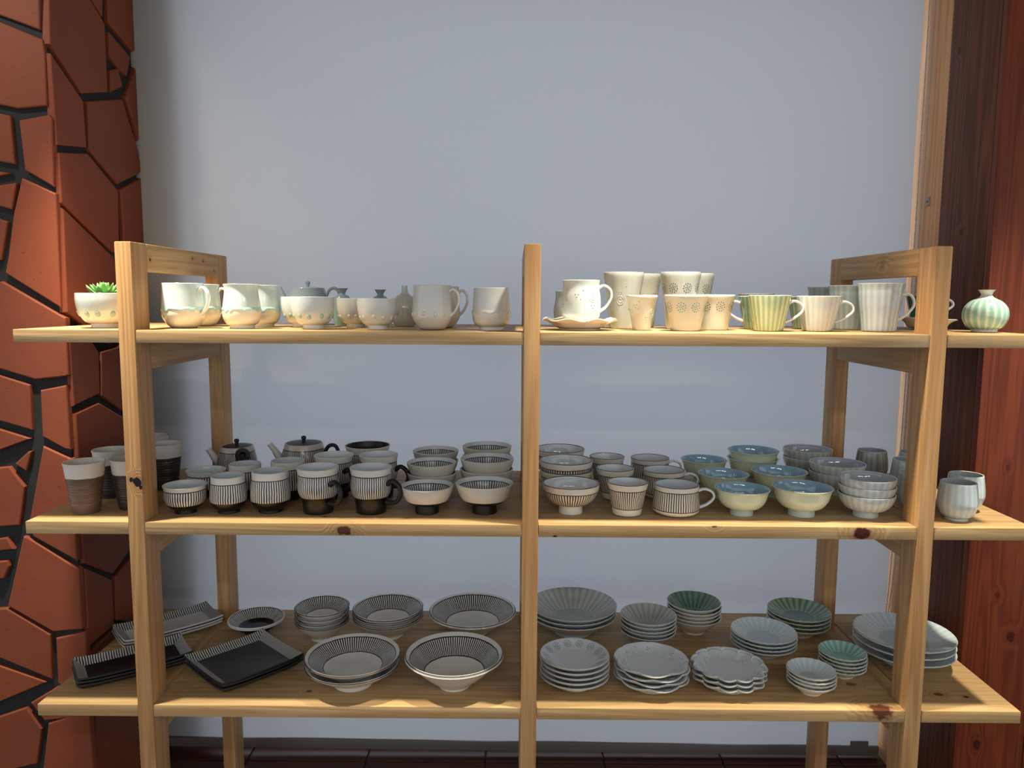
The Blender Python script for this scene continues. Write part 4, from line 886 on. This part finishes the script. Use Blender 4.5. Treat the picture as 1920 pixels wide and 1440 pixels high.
# ---------------------------------------------------------------- lower shelf: trays
def tray_mesh(L, W, rim, hr, lift, t=0.0042, n=14):
    """rectangular dish with wide flared rim and lifted corners. slots 0 floor, 1 long rim, 2 short rim, 3 underside"""
    bm = bmesh.new(); fx, fy = L / 2 - rim, W / 2 - rim
    def border(hx, hy, zf):
        pts = []
        for (ax, ay), (bx, by) in (((-1, -1), (1, -1)), ((1, -1), (1, 1)), ((1, 1), (-1, 1)), ((-1, 1), (-1, -1))):
            for i in range(n):
                s = i / n; u = abs(2 * s - 1); pts.append((hx * (ax + (bx - ax) * s), hy * (ay + (by - ay) * s), zf(u)))
        return pts
    def ringv(hx, hy, zf): return [bm.verts.new(p) for p in border(hx, hy, zf)]
    a = ringv(fx, fy, lambda u: t); b = ringv(fx + rim * 0.45, fy + rim * 0.45, lambda u: t + hr * 0.28 + lift * 0.25 * u ** 4); c = ringv(L / 2, W / 2, lambda u: t + hr + lift * u ** 4)
    d = ringv(L / 2 + 0.001, W / 2 + 0.001, lambda u: hr + lift * u ** 4); e = ringv(fx + rim * 0.45, fy + rim * 0.45, lambda u: hr * 0.28 + lift * 0.25 * u ** 4); f = ringv(fx, fy, lambda u: 0.0)
    N = 4 * n
    def bridge(A, B, mf):
        for i in range(N):
            fc = bm.faces.new((A[i], A[(i + 1) % N], B[(i + 1) % N], B[i])); fc.material_index = mf(i)
    long_short = lambda i: 1 if (i // n) % 2 == 0 else 2
    bridge(b, a, long_short); bridge(c, b, long_short); bridge(d, c, lambda i: 4); bridge(e, d, lambda i: 3); bridge(f, e, lambda i: 3)
    fa = bm.faces.new(a); fa.material_index = 0; fb = bm.faces.new(f[::-1]); fb.material_index = 3
    bmesh.ops.triangulate(bm, faces=[fa, fb]); bmesh.ops.recalc_face_normals(bm, faces=bm.faces)
    return finish(bm, 'body', 50)
M_trayblack = plain('satin_black_tray', (20, 17, 19), 0.38, 0.0, var=0.2); M_traywhite = plain('white_tray_slip', (202, 202, 198), 0.35, 0.1)
M_sx = line_stripes('tray_stripes_long', 0, 0.0062, 0.46, (196, 198, 194), (22, 19, 18)); M_sy = line_stripes('tray_stripes_short', 1, 0.0040, 0.42, (190, 192, 188), (22, 19, 18))
def tray(L, W, floor_m, under, edge, n, x, y, ang, spacing, label, group, hr=0.0135, lift=0.006, rim=0.024):
    me = tray_mesh(L, W, rim, hr, lift); 
    for m in (floor_m, M_sx, M_sy, under, edge): me.materials.append(m)
    rnd = random.Random(int(L * 1000)); sl = spacing
    for lvl in range(n):
        o = new('serving_tray', me); put(o, label.format(posword(n - 1 - lvl, n)), 'tray', x + (rnd.uniform(-0.003, 0.003) if lvl else 0), y + (rnd.uniform(-0.003, 0.003) if lvl else 0), 3, math.radians(ang + (rnd.uniform(-1.2, 1.2) if lvl else 0)), group, dz=lvl * sl)
tray(0.268, 0.136, M_trayblack, M_blackmatt, M_blackmatt, 3, -1.050, 0.180, 35.2, 0.0085, '{} of three long black trays with striped rims at the left', 'long black trays')
tray(0.268, 0.136, M_traywhite, M_traywhite, M_traywhite, 3, -1.057, 0.402, 40.9, 0.0080, '{} of three long white trays with striped rims behind the left post', 'long white trays')
tray(0.226, 0.216, M_trayblack, M_blackmatt, M_blackmatt, 3, -0.757, 0.192, 46.9, 0.0085, '{} of three squarish black trays with striped rims, near the left post', 'square black trays')
# ---------------------------------------------------------------- lower shelf: striped dishes
def striped_dish(name, R, h, rf, flat, count, hf=0.004, centre=(216, 216, 212), outside=None, rimw=0.93, t=0.0045, steep=0.35):
    r = thing(name, None, 'bowl'); pts = [(rf, hf), (rf + (R - rf) * 0.40, hf + (h - hf) * steep), (rf + (R - rf) * 0.74, hf + (h - hf) * (0.70 + 0.0)), (R * 0.985, h * 0.97), (R, h)]
    ins = zone_stripes(name + '_inside', 'r', R * flat, R * rimw, count, 0.48, (214, 214, 208), INK, wobble=0.3, low=centre, ring=R * 0.008, rough=0.22)
    me, oc = vessel_mesh('body', pts, t, hf); new('body', me, r, [outside or M_cream, ins, M_rimbrown if outside is None else M_ware, outside or M_cream]); new('foot_ring', foot_mesh('foot_ring', rf, hf), r, [outside or M_cream]); return r
g = 'striped shallow bowls on the lower shelf'
stack(striped_dish('striped_bowl', 0.0815, 0.040, 0.036, 0.61, 74, centre=BLACK, outside=M_blackmatt), 'bowl', (-0.801, 0.418), 1, 0, 3, '', 'small shallow bowl with striped inside and black centre behind the square tray', g)
stack(striped_dish('striped_bowl', 0.0785, 0.0540, 0.034, 0.61, 72, hf=0.0085), 'bowl', (-0.594, 0.377), 4, 0.0140, 3, '{} of four small striped bowls stacked at the back left', None, g, seed=3, jitter=0.0025)
stack(striped_dish('striped_bowl', 0.1030, 0.0580, 0.045, 0.61, 86, hf=0.0075), 'bowl', (-0.406, 0.403), 3, 0.0125, 3, '{} of three medium striped bowls stacked at the back', None, g, seed=4, jitter=0.0025)
stack(striped_dish('striped_bowl', 0.1285, 0.0645, 0.048, 0.61, 104), 'bowl', (-0.160, 0.432), 1, 0, 3, '', 'large striped bowl with pale centre at the back beside the middle post', g)
stack(striped_dish('striped_plate', 0.1217, 0.0580, 0.049, 0.61, 104, hf=0.013, steep=0.30, rimw=0.90), 'plate', (-0.449, 0.115), 2, 0.0190, 3, '{} of two large striped deep plates at the front beside the square tray', None, g, seed=9, jitter=0.002)
stack(striped_dish('striped_bowl', 0.1255, 0.0830, 0.041, 0.61, 110, rimw=0.90), 'bowl', (-0.189, 0.113), 1, 0, 3, '', 'deep large striped bowl alone at the front beside the middle post', g)
# ---------------------------------------------------------------- lower shelf: celadon and white dishes
M_pl_out = plain('blue_white_plate_outside', (196, 206, 208), 0.2, 0.3); M_pl_warm = plain('cream_plate_outside', (214, 206, 190), 0.25, 0.2)
def fluted_dish(name, R, h, rf, hf, deep, pale, centre, flat, count, out, t=0.0040, steep=0.34):
    r = thing(name, None, 'bowl'); ins = flutes(name + '_inside', count, deep, pale, centre=centre, r0=R * flat, sharp=0.9)
    pts = [(rf, hf), (rf + (R - rf) * 0.42, hf + (h - hf) * steep), (rf + (R - rf) * 0.76, hf + (h - hf) * 0.70), (R * 0.985, h * 0.965), (R, h)]
    def mod(th, r_, z, i): return (r_, z + 0.0003 * math.cos(count * th) * max(0, min(1, (r_ / R - flat) / 0.2)))
    me, oc = vessel_mesh('body', pts, t, hf, seg=100, mod=mod); new('body', me, r, [out, ins, M_cel_rim, out]); new('foot_ring', foot_mesh('foot_ring', rf, hf), r, [out]); return r
GREY_D, GREY_P = (146, 154, 148), (178, 183, 174); BL_D, BL_P = (182, 208, 214), (212, 222, 224); GR_D, GR_P = (66, 100, 86), (116, 142, 122)
g = 'celadon and white dishes on the lower shelf'
stack(fluted_dish('fluted_bowl', 0.1300, 0.0560, 0.060, 0.0080, GREY_D, GREY_P, (146, 160, 158), 0.50, 34, M_pl_out), 'bowl', (0.139, 0.441), 3, 0.0130, 3, '{} of three large fluted grey bowls at the back by the middle post', None, g, seed=1)
stack(fluted_dish('fluted_bowl', 0.0800, 0.0440, 0.036, 0.0068, GREY_D, GREY_P, (156, 166, 164), 0.46, 24, M_pl_out), 'bowl', (0.349, 0.356), 5, 0.0110, 3, '{} of five small fluted grey bowls behind the gently scalloped plates', None, g, seed=2)
stack(fluted_dish('fluted_bowl', 0.0795, 0.0500, 0.033, 0.0066, GR_D, GR_P, (58, 96, 78), 0.44, 24, M_pl_warm), 'bowl', (0.501, 0.440), 5, 0.0107, 3, '{} of five small dark green fluted bowls stacked at the back', None, g, seed=3)
stack(fluted_dish('fluted_plate', 0.0900, 0.0330, 0.043, 0.0066, BL_D, BL_P, (178, 202, 210), 0.52, 28, M_pl_out), 'plate', (0.665, 0.304), 4, 0.0106, 3, '{} of four pale blue fluted plates behind the flower-edged plates', None, g, seed=4)
stack(fluted_dish('fluted_plate', 0.0905, 0.0340, 0.046, 0.0074, GR_D, (146, 168, 146), (78, 114, 98), 0.52, 26, M_pl_warm), 'plate', (0.813, 0.440), 4, 0.0114, 3, '{} of four green fluted plates at the back near the right post', None, g, seed=5)
stack(fluted_dish('fluted_dish', 0.0598, 0.0310, 0.026, 0.0056, BL_D, BL_P, (184, 208, 220), 0.48, 20, M_pl_warm), 'dish', (0.716, 0.090), 4, 0.0096, 3, '{} of four tiny pale blue dishes at the front right', None, g, seed=6)
stack(fluted_dish('fluted_dish', 0.0602, 0.0270, 0.030, 0.0055, (98, 162, 150), (170, 204, 192), (116, 172, 162), 0.50, 20, M_pl_warm), 'dish', (0.834, 0.182), 5, 0.0095, 3, '{} of five tiny turquoise green dishes near the right post', None, g, seed=7)
stack(fluted_dish('fluted_bowl', 0.1285, 0.0430, 0.056, 0.0150, BL_D, BL_P, (174, 202, 208), 0.50, 36, M_pl_out), 'bowl', (1.036, 0.262), 3, 0.0195, 3, '{} of three large pale blue fluted bowls behind the right post', None, g, seed=8)
# white plates: dotted flowers, gentle scallops, flower edge
def flat_plate(name, R, h, rf, hf, dots_fn, lobes=0, depth=0.0, sharp=1.0, relief=False):
    r = thing(name, None, 'plate')
    def lob(th): return 1 - depth * (1 - abs(math.sin(lobes * th / 2)) ** sharp) if lobes else 1.0
    def mod(th, r_, z, i): k = max(0.0, min(1.0, (r_ / R - 0.66) / 0.30)); return (r_ * (1 - (1 - lob(th)) * k), z + (0.0012 * k * math.cos(lobes * th) if lobes else 0))
    pts = [(rf, hf), (R * 0.66, hf + (h - hf) * 0.16), (R * 0.83, hf + (h - hf) * 0.52), (R * 0.96, h * 0.93), (R, h)]
    me, oc = vessel_mesh('body', pts, 0.0040, hf, seg=144, mod=mod); new('body', me, r, [M_pl_warm, M_bluewhite, M_cel_rim, M_pl_warm]); new('foot_ring', foot_mesh('foot_ring', rf, hf), r, [M_pl_warm])
    ic = inner_curve(oc, 0.0040, hf + 0.0044); dm = bmesh.new()
    zf = lambda rr: next((a[1] + (b[1] - a[1]) * (rr - a[0]) / max(b[0] - a[0], 1e-6) for a, b in zip(ic, ic[1:]) if a[0] <= rr <= b[0]), ic[-1][1] if rr > ic[-1][0] else hf + 0.0040)
    for th, rr, rd in dots_fn(R, lob):
        fl = lambda q, a: zf(q) + 0.0009 + (0.0012 * max(0.0, min(1.0, (q / R - 0.66) / 0.30)) * math.cos(lobes * a) if lobes else 0)
        vs = []
        for j in range(6):
            a = PI * j / 3; x, y = rr * math.cos(th) + rd * math.cos(a), rr * math.sin(th) + rd * math.sin(a); q = math.hypot(x, y); an = math.atan2(y, x)
            vs.append(dm.verts.new((x, y, fl(q / (1 - (1 - lob(an)) * max(0.0, min(1.0, (q / R - 0.66) / 0.30))), an))))
        dm.faces.new(vs)
    tag(new('glaze_dots', finish(dm, 'glaze_dots'), r, [M_dot]), kind='stuff')
    if relief:
        rm = bmesh.new()
        for i in range(16):
            th0 = 2 * PI * i / 16; prev = None
            for s in range(15):
                f = s / 14; rr = R * (0.62 + 0.10 * math.sin(PI * f)); a = th0 + f * 0.36; z = zf(rr) + 0.0003
                row = [rm.verts.new(((rr + e) * math.cos(a), (rr + e) * math.sin(a), z + dz + e * 0.25)) for e, dz in ((-0.0014, 0.0), (0, 0.0012), (0.0014, 0.0))]
                if prev:
                    for j in (0, 1): rm.faces.new((prev[j], row[j], row[j + 1], prev[j + 1]))
                prev = row
        new('carved_scrolls', finish(rm, 'carved_scrolls', 80), r, [M_bluewhite])
    return r
def d_flowers(R, lob):
    out = []
    for i in range(14):
        th = 2 * PI * i / 14 + 0.2; cx, cy = 0.80 * R * math.cos(th), 0.80 * R * math.sin(th)
        for f, n in ((0, 1), (0.5, 5), (1.0, 10)):
            for j in range(n):
                a = 2 * PI * j / n + f; x, y = cx + 0.0088 * f * math.cos(a), cy + 0.0088 * f * math.sin(a); out.append((math.atan2(y, x), math.hypot(x, y), 0.0013))
    return out
def d_clusters(R, lob):
    out = []
    for i in range(14):
        th = 2 * PI * i / 14
        if i % 2: out.append((th, 0.86 * R * lob(th), 0.0013)); continue
        for a in (0.6, 2.7, 4.8):
            x, y = 0.83 * R * lob(th) * math.cos(th) + 0.0034 * math.cos(a), 0.83 * R * lob(th) * math.sin(th) + 0.0034 * math.sin(a); out.append((math.atan2(y, x), math.hypot(x, y), 0.0013))
    return out
def d_edge(R, lob): return [(2 * PI * i / 132, (R - 0.009) * lob(2 * PI * i / 132) - 0.004 * (1 - lob(2 * PI * i / 132)) * 10, 0.0010) for i in range(132)]
stack(flat_plate('flower_plate', 0.0892, 0.0285, 0.046, 0.0085, d_flowers), 'plate', (0.120, 0.122), 5, 0.0127, 3, '{} of five white plates with dotted flowers at the front by the middle post', None, g, seed=11)
stack(flat_plate('scalloped_plate', 0.0965, 0.0295, 0.050, 0.0085, d_clusters, 7, 0.07, 0.55, True), 'plate', (0.317, 0.119), 4, 0.0130, 3, '{} of four gently scalloped white plates with dot clusters at the front', None, g, seed=12)
stack(flat_plate('flower_edge_plate', 0.0965, 0.0295, 0.050, 0.0085, d_edge, 12, 0.095, 0.6, True), 'plate', (0.515, 0.121), 3, 0.0130, 3, '{} of three deeply scalloped flower-shaped white plates at the front', None, g, seed=13)
